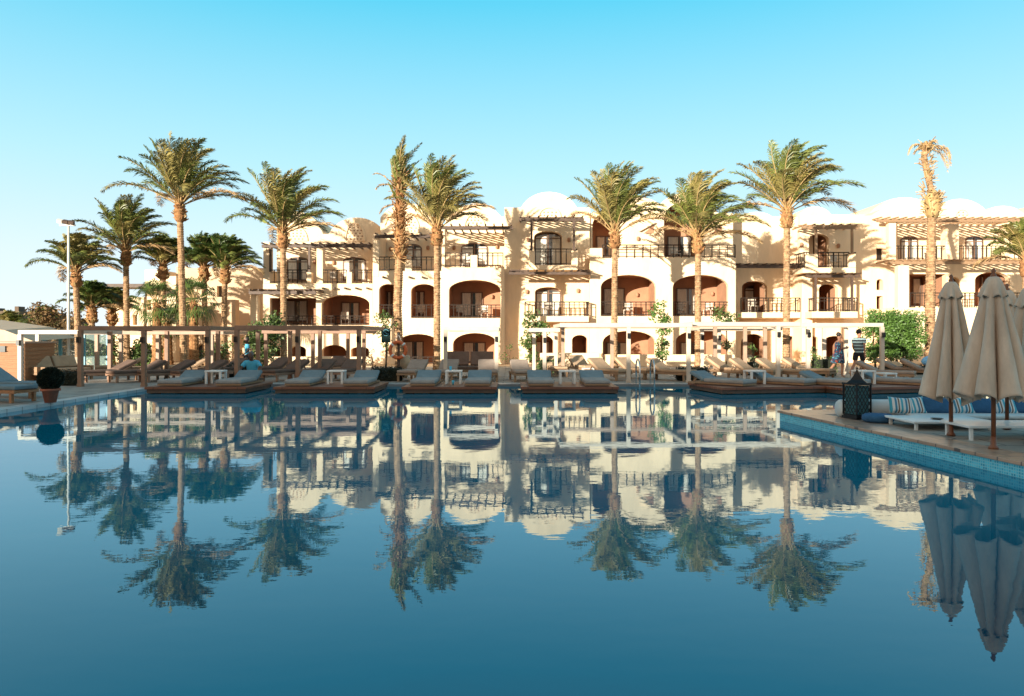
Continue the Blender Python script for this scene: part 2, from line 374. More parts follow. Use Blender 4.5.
# ---------------------------------------------------------------- hotel builder
class Hotel:
    def __init__(s, name, label, loc): s.loc = Vector(loc); s.t = thing(name, label, 'building', loc)
    def mb(s): return MB(s.loc)
    def window(s, px0, px1, py0, py1, D, rise=0, style='curtain', z=False):
        """french window standing on plane D (front face), slightly proud"""
        x0, x1, zt, zb = PX(px0, D), PX(px1, D), PZ(py0, D), PZ(py1, D)
        o = arch(x0, x1, zt, zb, rise); t = .07
        inn = arch(x0 + t, x1 - t, zt - t, zb + t, rise * .9 if rise else 0)
        m = s.mb(); m.wall(o, [inn], D - .05, D + .02); cx = (x0 + x1) / 2
        m.box(cx - .035, cx + .035, D - .045, D + .01, zb + t, zt - t - .002)
        if zt - zb > 1.3 and rise: m.box(x0 + t, x1 - t, D - .043, D + .012, zt - rise - .08, zt - rise - .02)
        f = m.build('window', 'sash', s.t, recalc=True)
        g = s.mb(); g.wall(inn, [], D - .012, D - .004); g.build('pane', 'glass', f, recalc=True)
        if style == 'curtain':
            c = s.mb(); n = 10
            for a, b in ((x0 + t + .02, x0 + (x1 - x0) * .44), (x1 - (x1 - x0) * .34, x1 - t - .02)):
                for k in range(n):
                    u0 = a + (b - a) * k / n; u1 = a + (b - a) * (k + 1) / n
                    d = .018 if k % 2 else .03
                    c.box(u0, u1 - .004, D - d, D - .0135, zb + t + .03, zt - rise * .5 - t)
            c.build('curtain', 'curtain', f)
        return f
    def railing(s, segs, py0, py1, D, sp=.27, side=None):
        m = s.mb(); zt, zb = PZ(py0, D), PZ(py1, D)
        for a, b in segs:
            x0, x1 = PX(a, D), PX(b, D)
            m.bar((x0, D, zt), (x1, D, zt), .06, .05); m.bar((x0, D, zb + .08), (x1, D, zb + .08), .04, .04)
            m.bar((x0, D, zt - .16), (x1, D, zt - .16), .03, .03)
            n = max(2, int(round((x1 - x0) / sp)))
            for k in range(n + 1):
                x = x0 + (x1 - x0) * k / n; m.bar((x, D, zb), (x, D, zt), .035 if k % 3 else .055)
        if side:
            for a, d1 in side:
                x = PX(a, D); m.bar((x, D, zt), (x, d1, zt), .06, .05); m.bar((x, D, zb + .08), (x, d1, zb + .08), .04, .04)
                n = max(2, int(abs(d1 - D) / sp))
                for k in range(1, n): m.bar((x, D + (d1 - D) * k / n, zb), (x, D + (d1 - D) * k / n, zt), .035)
        return m.build('balcony_railing', 'iron', s.t)
    def pergola(s, px0, px1, py, D, depth, sp=.46, posts=(), zpost=None, over=.35, rise=0.0, mname='dark_wood'):
        """timber slats from the wall out over a balcony; front beam at D"""
        m = s.mb(); x0, x1, z = PX(px0, D), PX(px1, D), PZ(py, D)
        m.box(x0, x1, D - .06, D + .06, z - .09, z + .07)
        n = int((x1 - x0 - .2) / sp); rnd = random.Random(int(px0))
        for k in range(n + 1):
            x = x0 + .1 + (x1 - x0 - .2) * k / n
            m.bar((x, D - over, z + .13), (x, D + depth, z + .13 + rise), .07, .075 + rnd.uniform(-.008, .008))
        for q in range(2):
            y = D + depth * (.35 + .4 * q); zz = z + .18 + rise * (.35 + .4 * q)
            m.box(x0, x1, y - .03, y + .03, zz, zz + .05)
        for p in posts:
            x = PX(p, D); m.box(x - .06, x + .06, D - .055, D + .055, zpost, z - .09)
        return m.build('balcony_pergola', mname, s.t)
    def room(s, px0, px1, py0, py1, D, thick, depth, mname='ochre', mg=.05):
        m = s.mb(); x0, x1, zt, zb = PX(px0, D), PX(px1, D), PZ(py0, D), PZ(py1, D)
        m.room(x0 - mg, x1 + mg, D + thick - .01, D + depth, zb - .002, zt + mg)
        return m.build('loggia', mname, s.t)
    def beam_ends(s, px0, px1, py, D, sp=.62):
        m = s.mb(); x0, x1, z = PX(px0, D), PX(px1, D), PZ(py, D); n = max(1, int((x1 - x0) / sp))
        for k in range(n + 1):
            x = x0 + (x1 - x0) * k / n; m.box(x - .045, x + .045, D - .34, D + .02, z - .05, z + .05)
        return m.build('beam_ends', 'dark_wood', s.t)
    def lamp(s, px, py, D):
        m = s.mb(); x, z = PX(px, D), PZ(py, D)
        m.lathe((x, D - .07, z), [(.03, -.12), (.09, -.09), (.10, .08), (.05, .13)], 8); return m.build('wall_lamp', 'ochre', s.t)
    def lunette(s, px0, px1, py0, py1, D):
        """half round recess filled with a pierced lattice"""
        x0, x1, zt, zb = PX(px0, D), PX(px1, D), PZ(py0, D), PZ(py1, D)
        a = (x1 - x0) / 2; cx = (x0 + x1) / 2; h = zt - zb
        m = s.mb()
        out = [(cx + (a) * math.cos(math.pi * i / 16), zb + h * math.sin(math.pi * i / 16)) for i in range(17)]
        inn = [(cx + (a - .12) * math.cos(math.pi * i / 16), zb + .02 + (h - .14) * math.sin(math.pi * i / 16)) for i in range(17)]
        m.wall(out, [inn], D - .07, D - .001, 0)
        m.wall(inn, [], D - .006, D - .001, 1)
        k = 0; zz = zb + .12
        while zz < zt - .2:
            half = (a - .15) * math.sqrt(max(0, 1 - ((zz - zb) / (h - .1)) ** 2)); nx = int(half * 2 / .2)
            for i in range(nx):
                xx = cx - half + (i + .5 + (.25 if k % 2 else -.25)) * half * 2 / max(1, nx)
                if abs(xx - cx) < half - .05: m.ell((xx, D - .01, zz), (.05, .012, .05), 6, 4, 2)
            k += 1; zz += .17
        return m.build('lunette', ['plaster', 'plaster', 'ochre'], s.t, recalc=True)

def vault_outline(D, px0, px1, pyb, pyroof, domes, n=18):
    """outline left->right bottom then the top profile right->left with dome bumps (cx, half width, top y)"""
    x0, x1 = PX(px0, D), PX(px1, D); zb, zr = PZ(pyb, D), PZ(pyroof, D)
    prof = []; N = 90
    for i in range(N + 1):
        x = x1 + (x0 - x1) * i / N; z = zr
        for cx, hw, ty in domes:
            c, h, t = PX(cx, D), hw * D / F, PZ(ty, D)
            u = (x - c) / h
            if abs(u) < 1:
                v = (t - zr + .55) * math.sqrt(1 - u * u) - .55 + zr
                z = max(z, v)
        prof.append((x, z))
    return [(x0, zb), (x1, zb)] + prof

H1 = Hotel('hotel_building', 'long cream three storey hotel with domed roofs and arched loggias behind the palms', (PX(500, 40.4), 42, DECK))
def A(D, a): return arch(PX(a[0], D), PX(a[1], D), PZ(a[2], D), PZ(a[3], D), (a[4] if len(a) > 4 else 0) * D / F)
def section(H, D, px0, px1, ptop, holes, rooms=True, thick=.38, zb=None, matroom='ochre'):
    """front wall up to the terrace parapet, with arched openings (px0,px1,pytop,pybottom,rise px)"""
    m = H.mb(); out = [(PX(px0, D), DECK), (PX(px1, D), DECK), (PX(px1, D), PZ(ptop, D)), (PX(px0, D), PZ(ptop, D))]
    m.wall(out, [A(D, a) for a in holes], D, D + thick)
    w = m.build('wall', 'plaster', H.t, bevel=.03, recalc=True)
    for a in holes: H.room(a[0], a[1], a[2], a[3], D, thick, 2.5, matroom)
    return w
def terrace(H, D, px0, px1, pfloor, proof, domes, back=2.4, deep=6.5, holes=(), mname='plaster', bev=.12):
    m = H.mb(); DB = D + back
    o = vault_outline(DB, 512 + (px0 - 512) * D / DB, 512 + (px1 - 512) * D / DB, 0, proof, domes)
    zf = PZ(pfloor, D); o[0] = (o[0][0], zf + .012); o[1] = (o[1][0], zf + .012)
    m.wall(o, [A(DB, h) for h in holes], DB, DB + deep)
    m.build('domed_roof', mname, H.t, bevel=bev, recalc=True)
    m = H.mb(); m.box(PX(px0, D) + .01, PX(px1, D) - .01, D + .37, DB + deep - .01, zf - .24, zf)
    m.build('terrace_floor', 'ochre_light', H.t)
def pier(H, D, px0, px1, py0, py1, d0=-.012, d1=.36, name='pier', mname='plaster'):
    m = H.mb(); m.box(PX(px0, D), PX(px1, D), D + d0, D + d1, PZ(py1, D), PZ(py0, D)); return m.build(name, mname, H.t, bevel=.03)
def body(H, D, px0, px1, ptop, d0=2.55, d1=8):
    m = H.mb(); m.box(PX(px0, D) + .02, PX(px1, D) - .02, D + d0, D + d1, DECK, PZ(ptop, D) - .27); m.build('rear_wing', 'plaster', H.t)

# --- section A
D = 40.9; BK = D + 2.4
section(H1, D, 263, 372.6, 283.5, [(270, 316, 298, 325), (321.5, 369.5, 295, 325, 9), (265.5, 280, 346, 363, 3), (290, 306, 346, 363, 4), (322, 346, 345, 363, 6), (351, 369, 347, 363, 3)])
terrace(H1, D, 263, 372.6, 283.5, 234, [(296, 28, 211.5), (357, 30, 217.5)])
body(H1, D, 263, 372.6, 283.5)
pier(H1, D, 263.2, 270, 242, 283.6, -.012, .55); pier(H1, D, 316.5, 323, 246, 283.6, -.012, .55)
pier(H1, D, 306.5, 311.5, 272, 283.6); pier(H1, D, 346.5, 352, 272, 283.6)
H1.railing([(270, 306.5), (323, 346.5), (352, 372)], 270, 283.3, D + .1)
H1.pergola(262, 372, 246, D - .1, 2.5, posts=(270.5, 309.5), zpost=PZ(272, D))
H1.window(287, 309, 257, 281, BK, .25); H1.window(343, 366, 257, 281, BK, .25)
H1.lunette(284, 308, 226, 241, BK); H1.lunette(344, 366, 221, 241, BK)
H1.beam_ends(324, 368, 288.5, D); H1.lamp(315, 262, BK); H1.lamp(334, 263, BK)
H1.window(284, 308, 300, 322, D + 2.48); H1.window(341, 360, 302, 322, D + 2.48)
H1.railing([(270, 316.5)], 316, 325, D + .12); H1.railing([(321.5, 369.5)], 316, 325, D + .12)
m = H1.mb(); 
# low terrace in front of section A, left
m.box(PX(250, 39.4), PX(257.5, 39.4), 39.4, 39.8, DECK, PZ(294, 39.4)); m.box(PX(250, 39.4), PX(263, 39.4) - .02, 39.801, 42.5, DECK, PZ(330, 39.4)); m.build('pier', 'plaster', H1.t, bevel=.03)
H1.pergola(249, 316, 292.5, 39.0, 1.9, over=.25)
# --- section B
D = 40.4; BK = D + 2.4
section(H1, D, 372.6, 441.5, 271, [(379, 397.5, 284, 318, 6), (411, 436.5, 284, 318, 7), (398, 438, 334, 364, 9)])
terrace(H1, D, 372.6, 441.5, 271, 224, [(407, 31, 203)])
body(H1, D, 372.6, 441.5, 271)
pier(H1, D, 372.8, 379, 234, 277, -.02, 2.38); pier(H1, D, 405, 412, 260, 271.1)
H1.railing([(379, 405), (412, 441)], 257, 270.8, D + .1)
H1.pergola(375, 441, 236.5, D - .1, 2.5)
H1.window(405, 422, 244, 268, BK, .3); H1.lunette(401, 420, 215, 233, BK)
H1.lamp(391, 249, BK); H1.lamp(428, 248, BK); H1.beam_ends(384, 436, 277.5, D)
H1.window(381, 392, 291, 316, D + 2.48); H1.window(411, 425, 291, 316, D + 2.48); H1.window(403, 424, 341, 363, D + 2.48)
H1.railing([(379, 397.5), (411, 436.5)], 305, 318, D + .12); H1.railing([(398, 438)], 357, 364, D + .12)
# --- section C
section(H1, D, 441.5, 504.5, 267.5, [(449, 500.5, 280, 318, 10), (453, 497.5, 333, 364, 11)])
terrace(H1, D, 441.5, 504.5, 267.5, 217, [(474, 30, 204.5)])
body(H1, D, 441.5, 504.5, 267.5)
pier(H1, D, 441.7, 445, 228, 267.6, -.012, .55); pier(H1, D, 470.5, 477.5, 255, 267.6)
H1.railing([(445, 470.5), (477.5, 503)], 253, 267.3, D + .1)
H1.pergola(441, 513, 227.5, D - .5, 2.9)
H1.window(461, 488, 243, 266, BK, .3); H1.lunette(463, 485, 213, 228, BK); H1.lamp(454, 248, BK); H1.lamp(497, 247, BK)
H1.window(461, 483, 292, 317, D + 2.48); H1.window(463, 486, 342, 363, D + 2.48); H1.lamp(492, 297, D + 2.48)
H1.railing([(449, 500.5)], 305, 318, D + .12)
# --- section D, tall central bay with projecting balconies
D = 41.2
m = H1.mb(); o = vault_outline(D, 504.5, 590, 400, 207.5, [(549, 30, 192)]); o[0] = (o[0][0], DECK); o[1] = (o[1][0], DECK)
m.wall(o, [A(D, (534, 562, 231, 266, 6)), A(D, (535, 562, 287, 317, 5)), A(D, (529, 553.5, 335, 363, 7)), A(D, (572, 587.5, 335, 363, 5))], D, D + .4)
m.build('wall', 'plaster', H1.t, bevel=.03, recalc=True)
for a in [(534, 562, 231, 266), (535, 562, 287, 317)]: H1.room(*a, D, .4, .62, 'ochre_light')
for a in [(529, 553.5, 335, 363), (572, 587.5, 335, 363)]: H1.room(*a, D, .4, 2.4)
m = H1.mb(); o = vault_outline(D + 2.6, 507, 587, 400, 209, [(549, 28, 194.5)]); o[0] = (o[0][0], DECK); o[1] = (o[1][0], DECK); m.wall(o, [], D + 2.6, D + 8)
m.build('domed_roof', 'plaster', H1.t, bevel=.1, recalc=True)
m = H1.mb(); m.box(PX(504.5, D) + .02, PX(590, D) - .02, D + .401, D + 2.7, PZ(226, D), PZ(209, D)); m.build('roof', 'plaster', H1.t)
H1.window(534.5, 561.5, 233, 266, D + .6, .28); H1.window(535.5, 561.5, 289, 317, D + .6, .2)
H1.window(533, 550, 341, 362, D + 2.38)
H1.lunette(537, 561, 206, 217.5, D)
DB = D - 1.5
m = H1.mb(); m.box(PX(529, DB), PX(578, DB), DB, D - .003, PZ(270, DB), PZ(265, DB)); 
m.box(PX(529, DB), PX(535, DB), DB - .01, DB + .2, PZ(265, DB) + .002, PZ(250.5, DB)); m.box(PX(571.5, DB), PX(578, DB), DB - .01, DB + .2, PZ(265, DB) + .002, PZ(250.5, DB)); m.build('balcony', 'plaster', H1.t, bevel=.03)
H1.railing([(535, 571.5)], 249, 265, DB + .1, side=[(530.2, D), (577, D)])
H1.pergola(519, 584, 219.5, DB - .05, 1.6, posts=(531.5, 574), zpost=PZ(250.5, DB)); H1.lamp(528, 240, D); H1.lamp(569, 240, D)
m = H1.mb(); m.box(PX(525, DB), PX(589, DB), DB, D - .003, PZ(322, DB), PZ(316, DB)); m.build('balcony', 'plaster', H1.t, bevel=.03)
H1.railing([(525, 589)], 302, 316, DB + .08, side=[(525.4, D), (588.6, D)])
H1.pergola(509, 591, 273, DB - .1, 1.6); H1.lamp(527, 292, D); H1.lamp(578, 291, D)
# --- section E, two vaulted bays
D = 40.4; BK = D + 2.4
section(H1, D, 590, 736, 258, [(601, 656, 275, 316, 12), (673, 728.5, 275, 316, 12), (603, 655.5, 331, 363, 11), (676, 728.5, 330, 363, 11)])
body(H1, D, 590, 736, 258, d0=2.55)
DV = D + .9
m = H1.mb(); o = vault_outline(DV, 590.5, 733, 400, 213, [(637, 33, 197), (686, 33, 193)]); zf = PZ(258, D); o[0] = (o[0][0], zf + .01); o[1] = (o[1][0], zf + .01)
def Av(a): 
    p = A(DV, a); return p
m.wall(o, [Av((592.5, 617, 214, 256.2, 11)), Av((664, 699, 203, 256.2, 16))], DV, DV + .4)
m.build('domed_wall', 'plaster', H1.t, bevel=.08, recalc=True)
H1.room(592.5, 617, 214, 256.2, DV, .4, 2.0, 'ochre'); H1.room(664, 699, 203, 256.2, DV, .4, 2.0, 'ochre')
m = H1.mb(); o = vault_outline(DV + 2.1, 594, 731, 400, 216, [(637, 31, 200), (686, 31, 196)]); o[0] = (o[0][0], zf + .01); o[1] = (o[1][0], zf + .01); m.wall(o, [], DV + 2.1, DV + 7)
m.build('domed_roof', 'plaster', H1.t, bevel=.1, recalc=True)
m = H1.mb(); m.box(PX(590, D) + .01, PX(736, D) - .01, D + .37, D + 8.6, zf - .24, zf); m.build('terrace_floor', 'ochre_light', H1.t)
m = H1.mb(); m.box(PX(590.5, DV) + .02, PX(733, DV) - .02, DV + .401, DV + 2.2, PZ(201.8, DV), PZ(201.8, DV)+.001); 
H1.window(596, 615, 236, 257, DV + 1.98); H1.window(667, 692, 236, 257, DV + 1.98)
pier(H1, D, 590.2, 602.5, 248, 258.1)
H1.railing([(602.5, 643), (643, 735)], 245, 257.8, D + .1, sp=.42)
for cx in (648.5, 716.5):
    m = H1.mb(); x = PX(cx, DV); z = PZ(231, DV)
    m.wall([(x - .3, z - .15), (x + .3, z - .15), (x + .3, z + .35)], [], DV - .015, DV - .002, 1)
    m.bar((x - .55, DV - .1, z - .02), (x + .35, DV - .1, z + .47), .22, .06, 0); m.build('niche', ['plaster', 'ochre'], H1.t)
H1.lamp(638, 239, DV)
for a in ((603, 625, 288, 315), (676, 700, 288, 315), (606, 628, 342, 362), (680, 705, 342, 362)): H1.window(*a, D + 2.48)
H1.lamp(637, 295, D + 2.48); H1.lamp(712, 294, D + 2.48)
H1.railing([(601, 656), (673, 728.5)], 302, 316, D + .12)
m = H1.mb(); m.box(PX(628, 40.4), PX(634, 40.4), 39.98, 40.1, PZ(281, 40.1), PZ(279, 40.1))
# roof-top of E between vault wall and back
# --- right wing
H2 = Hotel('hotel_building', 'cream hotel wing at the right with shallow domes and two tiers of timber pergola balconies', (PX(880, 41), 43, DECK))
D = 42.6
section(H2, D, 727, 813, 217, [(742, 767, 281, 316, 6), (741, 766, 334, 363, 9), (784, 796, 336, 363, 3)])
m = H2.mb(); m.wall(vault_outline(D + 2.6, 733, 812, 320, 216.5, [(757, 20, 212)]), [], D + 2.6, D + 8); m.build('domed_roof', 'plaster', H2.t, bevel=.1, recalc=True)
H2.window(744, 765, 285, 315, D + 2.48, .3); H2.window(743, 764, 341, 362, D + 2.48)
D2 = D - 1.4
H2.railing([(741, 800)], 298, 312, D2 + .1); H2.pergola(737, 811, 266.5, D2, 1.6, over=.3)
m = H2.mb(); m.box(PX(737, D2), PX(801, D2), D2 + .02, D - .003, PZ(318, D2), PZ(312.2, D2)); m.build('balcony', 'plaster', H2.t, bevel=.03)
m = H2.mb(); m.box(PX(801.5, D2), PX(812, D2), D2 - .1, D - .003, DECK, PZ(272, D2)); m.build('pier', 'plaster', H2.t, bevel=.04)
D = 41.6
section(H2, D, 800, 872, 215.5, [(809, 829, 234, 268, 6), (819, 838, 284, 314, 5), (806, 818, 336, 363, 3), (824, 846, 336, 363, 5)])
m = H2.mb(); m.wall(vault_outline(D + 2.6, 800, 868, 320, 214.5, [(815, 19, 206.5)]), [], D + 2.6, D + 9)
o = m.build('domed_roof', 'plaster', H2.t, bevel=.1, recalc=True)

H2.window(811, 828, 237, 267, D + 2.48, .2); H2.window(821, 836, 287, 313, D + 2.48)
DB = D - 1.5
m = H2.mb(); m.box(PX(803, DB), PX(856, DB), DB, D - .003, PZ(273, DB), PZ(267.5, DB)); m.box(PX(806, DB), PX(818, DB), DB - .01, DB + .2, PZ(267.5, DB) + .002, PZ(254, DB)); m.box(PX(849, DB), PX(856, DB), DB - .01, DB + .2, PZ(267.5, DB) + .002, PZ(254, DB)); m.build('balcony', 'plaster', H2.t, bevel=.03)
H2.railing([(804, 809), (818, 849)], 252.5, 267.5, DB + .1, side=[(804.2, D), (855.5, D)])
H2.pergola(802, 858, 227.5, DB - .05, 1.6, posts=(816, 852), zpost=PZ(254, DB), mname='teak_pale')
m = H2.mb(); m.box(PX(812, DB), PX(858, DB), DB, D - .003, PZ(318, DB), PZ(311.5, DB)); m.build('balcony', 'plaster', H2.t, bevel=.03)
H2.railing([(815, 857)], 298, 311.5, DB + .1, side=[(815.2, D), (856.8, D)]); H2.pergola(806, 860, 276, DB + .1, 1.4, posts=(815.5, 852), zpost=PZ(311, DB))
H2.lamp(801, 245, D); H2.lamp(838, 246, D)
D = 41.6
section(H2, D, 872, 1120, 263, [(876.5, 883, 279, 290, 3), (905, 946, 274, 306, 0), (949, 960, 277, 300, 5), (975, 1010, 272, 306, 8), (935, 968, 320, 363, 8), (985, 1030, 322, 363, 10), (876.5, 883, 296, 309, 0)], thick=.38)
terrace(H2, D, 890, 1120, 263, 222, [(905, 42, 197.5), (960, 34, 199), (1003, 30, 206), (1060, 36, 200)], back=2.4)
body(H2, D, 872, 1120, 263)
m = H2.mb(); m.wall(vault_outline(D, 872, 890, 263, 222, [(905, 42, 205)]), [A(D, (876.5, 882.5, 248.5, 260))], D, D + 2.39); m.build('wall', 'plaster', H2.t, bevel=.03, recalc=True)
m = H2.mb(); m.wall(A(D, (876.5, 882.5, 248.5, 260)), [], D + .12, D + .2); m.build('window', 'iron', H2.t, recalc=True)
for k, (a, b) in enumerate(((946, 959), (1005, 1014), (1060, 1068))): pier(H2, D, a, b, 224, 263.1, -.012, .55)
H2.railing([(894, 946), (959, 1005), (1014, 1060)], 246, 262.8, D + .1)
H2.pergola(877, 1030, 220.5, D - .7, 3.1, rise=.1, mname='teak_pale')
m = H2.mb(); m.box(PX(890, D - .7), PX(897, D - .7), D - .6, D - .25, PZ(262, D), PZ(222, D)); m.build('pier', 'plaster', H2.t)
for a in ((900, 918), (965, 983), (1020, 1040)): H2.window(a[0], a[1], 236, 261, D + 2.4, .3)
H2.lunette(953, 971, 208, 220, D + 2.4)
D2 = D - 1.6
H2.pergola(889, 1040, 262.5, D2, 1.7, over=.3, mname='teak_pale')
m = H2.mb(); m.box(PX(899, D2), PX(910, D2), D2 + .05, D2 + .5, DECK, PZ(265, D2)); m.box(PX(895, D2), PX(1040, D2), D2 + .07, D - .003, DECK, PZ(307.5, D2)); m.build('balcony', 'plaster', H2.t, bevel=.04)
H2.railing([(910, 965), (965, 1036)], 293, 307.4, D2 + .15)
H2.window(912, 930, 278, 305, D + 2.48); H2.window(980, 1000, 276, 305, D + 2.48)

# --- left wing
H3 = Hotel('hotel_building', 'low sand coloured hotel wing at the left behind the palm cluster, mostly blank wall', (PX(190, 45), 47, DECK))
D = 44.5
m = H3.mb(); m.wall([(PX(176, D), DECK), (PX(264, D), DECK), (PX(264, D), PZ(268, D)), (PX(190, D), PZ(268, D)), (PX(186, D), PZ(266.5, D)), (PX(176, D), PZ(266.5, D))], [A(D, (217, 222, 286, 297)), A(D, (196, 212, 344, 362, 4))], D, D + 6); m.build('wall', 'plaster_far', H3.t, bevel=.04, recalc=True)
D = 43.6
m = H3.mb(); m.wall([(PX(108, D), DECK), (PX(176, D), DECK), (PX(176, D), PZ(276, D)), (PX(162, D), PZ(276, D)), (PX(162, D), PZ(270, D)), (PX(145, D), PZ(270, D)), (PX(145, D), PZ(297, D)), (PX(108, D), PZ(297, D))], [A(D, (133, 151, 343, 362, 4)), A(D, (133, 137, 315, 325)), A(D, (147, 151, 300, 310))], D, D + 5); m.build('wall', 'plaster', H3.t, bevel=.04, recalc=True)
for a in ((133, 151, 343, 362), (133, 137, 315, 325), (147, 151, 300, 310)):
    m = H3.mb(); m.wall(A(D, a), [], D + .3, D + .4); m.build('window', 'glass', H3.t, recalc=True)
m = H3.mb(); m.wall(A(44.5, (217, 222, 286, 297)), [], 44.8, 44.9); m.build('window', 'glass', H3.t, recalc=True)
m = H3.mb(); m.wall(A(44.5, (196, 212, 344, 362)), [], 44.9, 45); m.build('window', 'glass', H3.t, recalc=True)
m = H3.mb(); m.box(PX(108, 42), PX(148, 42), 41.8, 43.58, PZ(287.5, 42), PZ(284, 42)); m.box(PX(110, 42), PX(112, 42), 41.9, 42.0, DECK, PZ(287.5, 42)); m.build('roof_canopy', 'dark_wood', H3.t)
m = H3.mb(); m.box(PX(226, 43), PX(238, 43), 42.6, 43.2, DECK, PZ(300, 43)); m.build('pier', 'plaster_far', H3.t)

# far dark houses at the left
for i, (a, b, t, lab) in enumerate(((-40, 19, 311, 'grey unlit flat roofed house far off at the left edge'), (19.5, 52, 317, 'smaller grey unlit house beside the flat roofed one far at the left'))):
    D = 75 + i * 6; H = Hotel('distant_house', lab, (PX((a + b) / 2, D), D + 3, DECK)); H.t['category'] = 'house'
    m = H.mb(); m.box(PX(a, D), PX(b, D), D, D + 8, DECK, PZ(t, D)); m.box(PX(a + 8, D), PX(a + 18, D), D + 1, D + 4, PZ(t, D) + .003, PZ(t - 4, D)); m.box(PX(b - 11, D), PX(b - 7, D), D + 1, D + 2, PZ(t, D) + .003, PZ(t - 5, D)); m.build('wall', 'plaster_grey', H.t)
    for k in range(4):
        u = a + (b - a) * (k + .3) / 4.2
        m = H.mb(); m.box(PX(u, D), PX(u + (b - a) * .13, D), D - .05, D + .02, PZ(t + 13, D), PZ(t + 5, D)); m.build('window', 'glass', H.t)
# ---------------------------------------------------------------- palms
WIND = Vector((1, .15, 0))
def frond(mb, rnd, c, az, el, L, mi, leaf=.5, droop=1.0, pairs=74, stub=0, wind=.25):
    """feather frond: arching rachis with two rows of leaflets"""
    d = Vector((math.cos(az) * math.cos(el), math.sin(az) * math.cos(el), math.sin(el)))
    n = 12; pts = [Vector(c)]; dirs = []
    for i in range(n):
        t = i / n
        d = (d + Vector((0, 0, -1)) * (.045 + .20 * t * t) * droop + WIND * wind * .16 * (t + .15)).normalized()
        dirs.append(d.copy()); pts.append(pts[-1] + d * (L / n))
    dirs.append(d.copy())
    mb.tube(pts[:-1], [.026 * (1 - .85 * i / n) + .005 for i in range(n)], 4, 2, sm=False)
    vs = []; fs = []
    for k in range(pairs):
        t = .17 + .83 * (k + rnd.random() * .6) / pairs
        i = min(int(t * n), n - 1); u = t * n - i
        p = pts[i].lerp(pts[i + 1], u); dd = dirs[i]
        side = dd.cross(Vector((0, 0, 1)))
        side = side.normalized() if side.length > .05 else Vector((math.sin(az), -math.cos(az), 0))
        up = side.cross(dd)
        ll = leaf * (math.sin(math.pi * min(1, .16 + .80 * t)) ** .7) * rnd.uniform(.8, 1.15)
        for sgn in (-1, 1):
            a = rnd.uniform(.8, 1.4); 
            v = (dd * a + side * sgn * rnd.uniform(.75, 1.0) + up * rnd.uniform(-.05, .5)).normalized()
            w = dd * .021 + up * rnd.uniform(-.012, .012)
            mid = p + v * ll * .55; tip = p + v * ll + Vector((0, 0, -1)) * ll * rnd.uniform(.12, .34) * droop + WIND * ll * wind * .5
            b = len(vs); vs += [p - w * .6, p + w * .6, mid + w, mid - w, tip]
            fs += [(b, b + 1, b + 2, b + 3), (b + 3, b + 2, b + 4)]
    mb.add(vs, fs, mi)
def trunk_mesh(mb, pts, r0, r1, rnd, n=12, mi=0, ring=.11):
    """leaf-scar rings"""
    P = [Vector(p) for p in pts]; out = []; rr = []
    seg = [(P[i + 1] - P[i]).length for i in range(len(P) - 1)]; tot = sum(seg); m = int(tot / ring * 2)
    for k in range(m + 1):
        s = tot * k / m; i = 0; q = s
        while i < len(seg) - 1 and q > seg[i]: q -= seg[i]; i += 1
        out.append(P[i].lerp(P[i + 1], q / seg[i])); rr.append((r0 + (r1 - r0) * s / tot) * (1.08 if k % 2 else .94) * rnd.uniform(.97, 1.03) * (1 + .35 * max(0, 1 - s / .6)))
    mb.tube(out, rr, n, mi, sm=False)
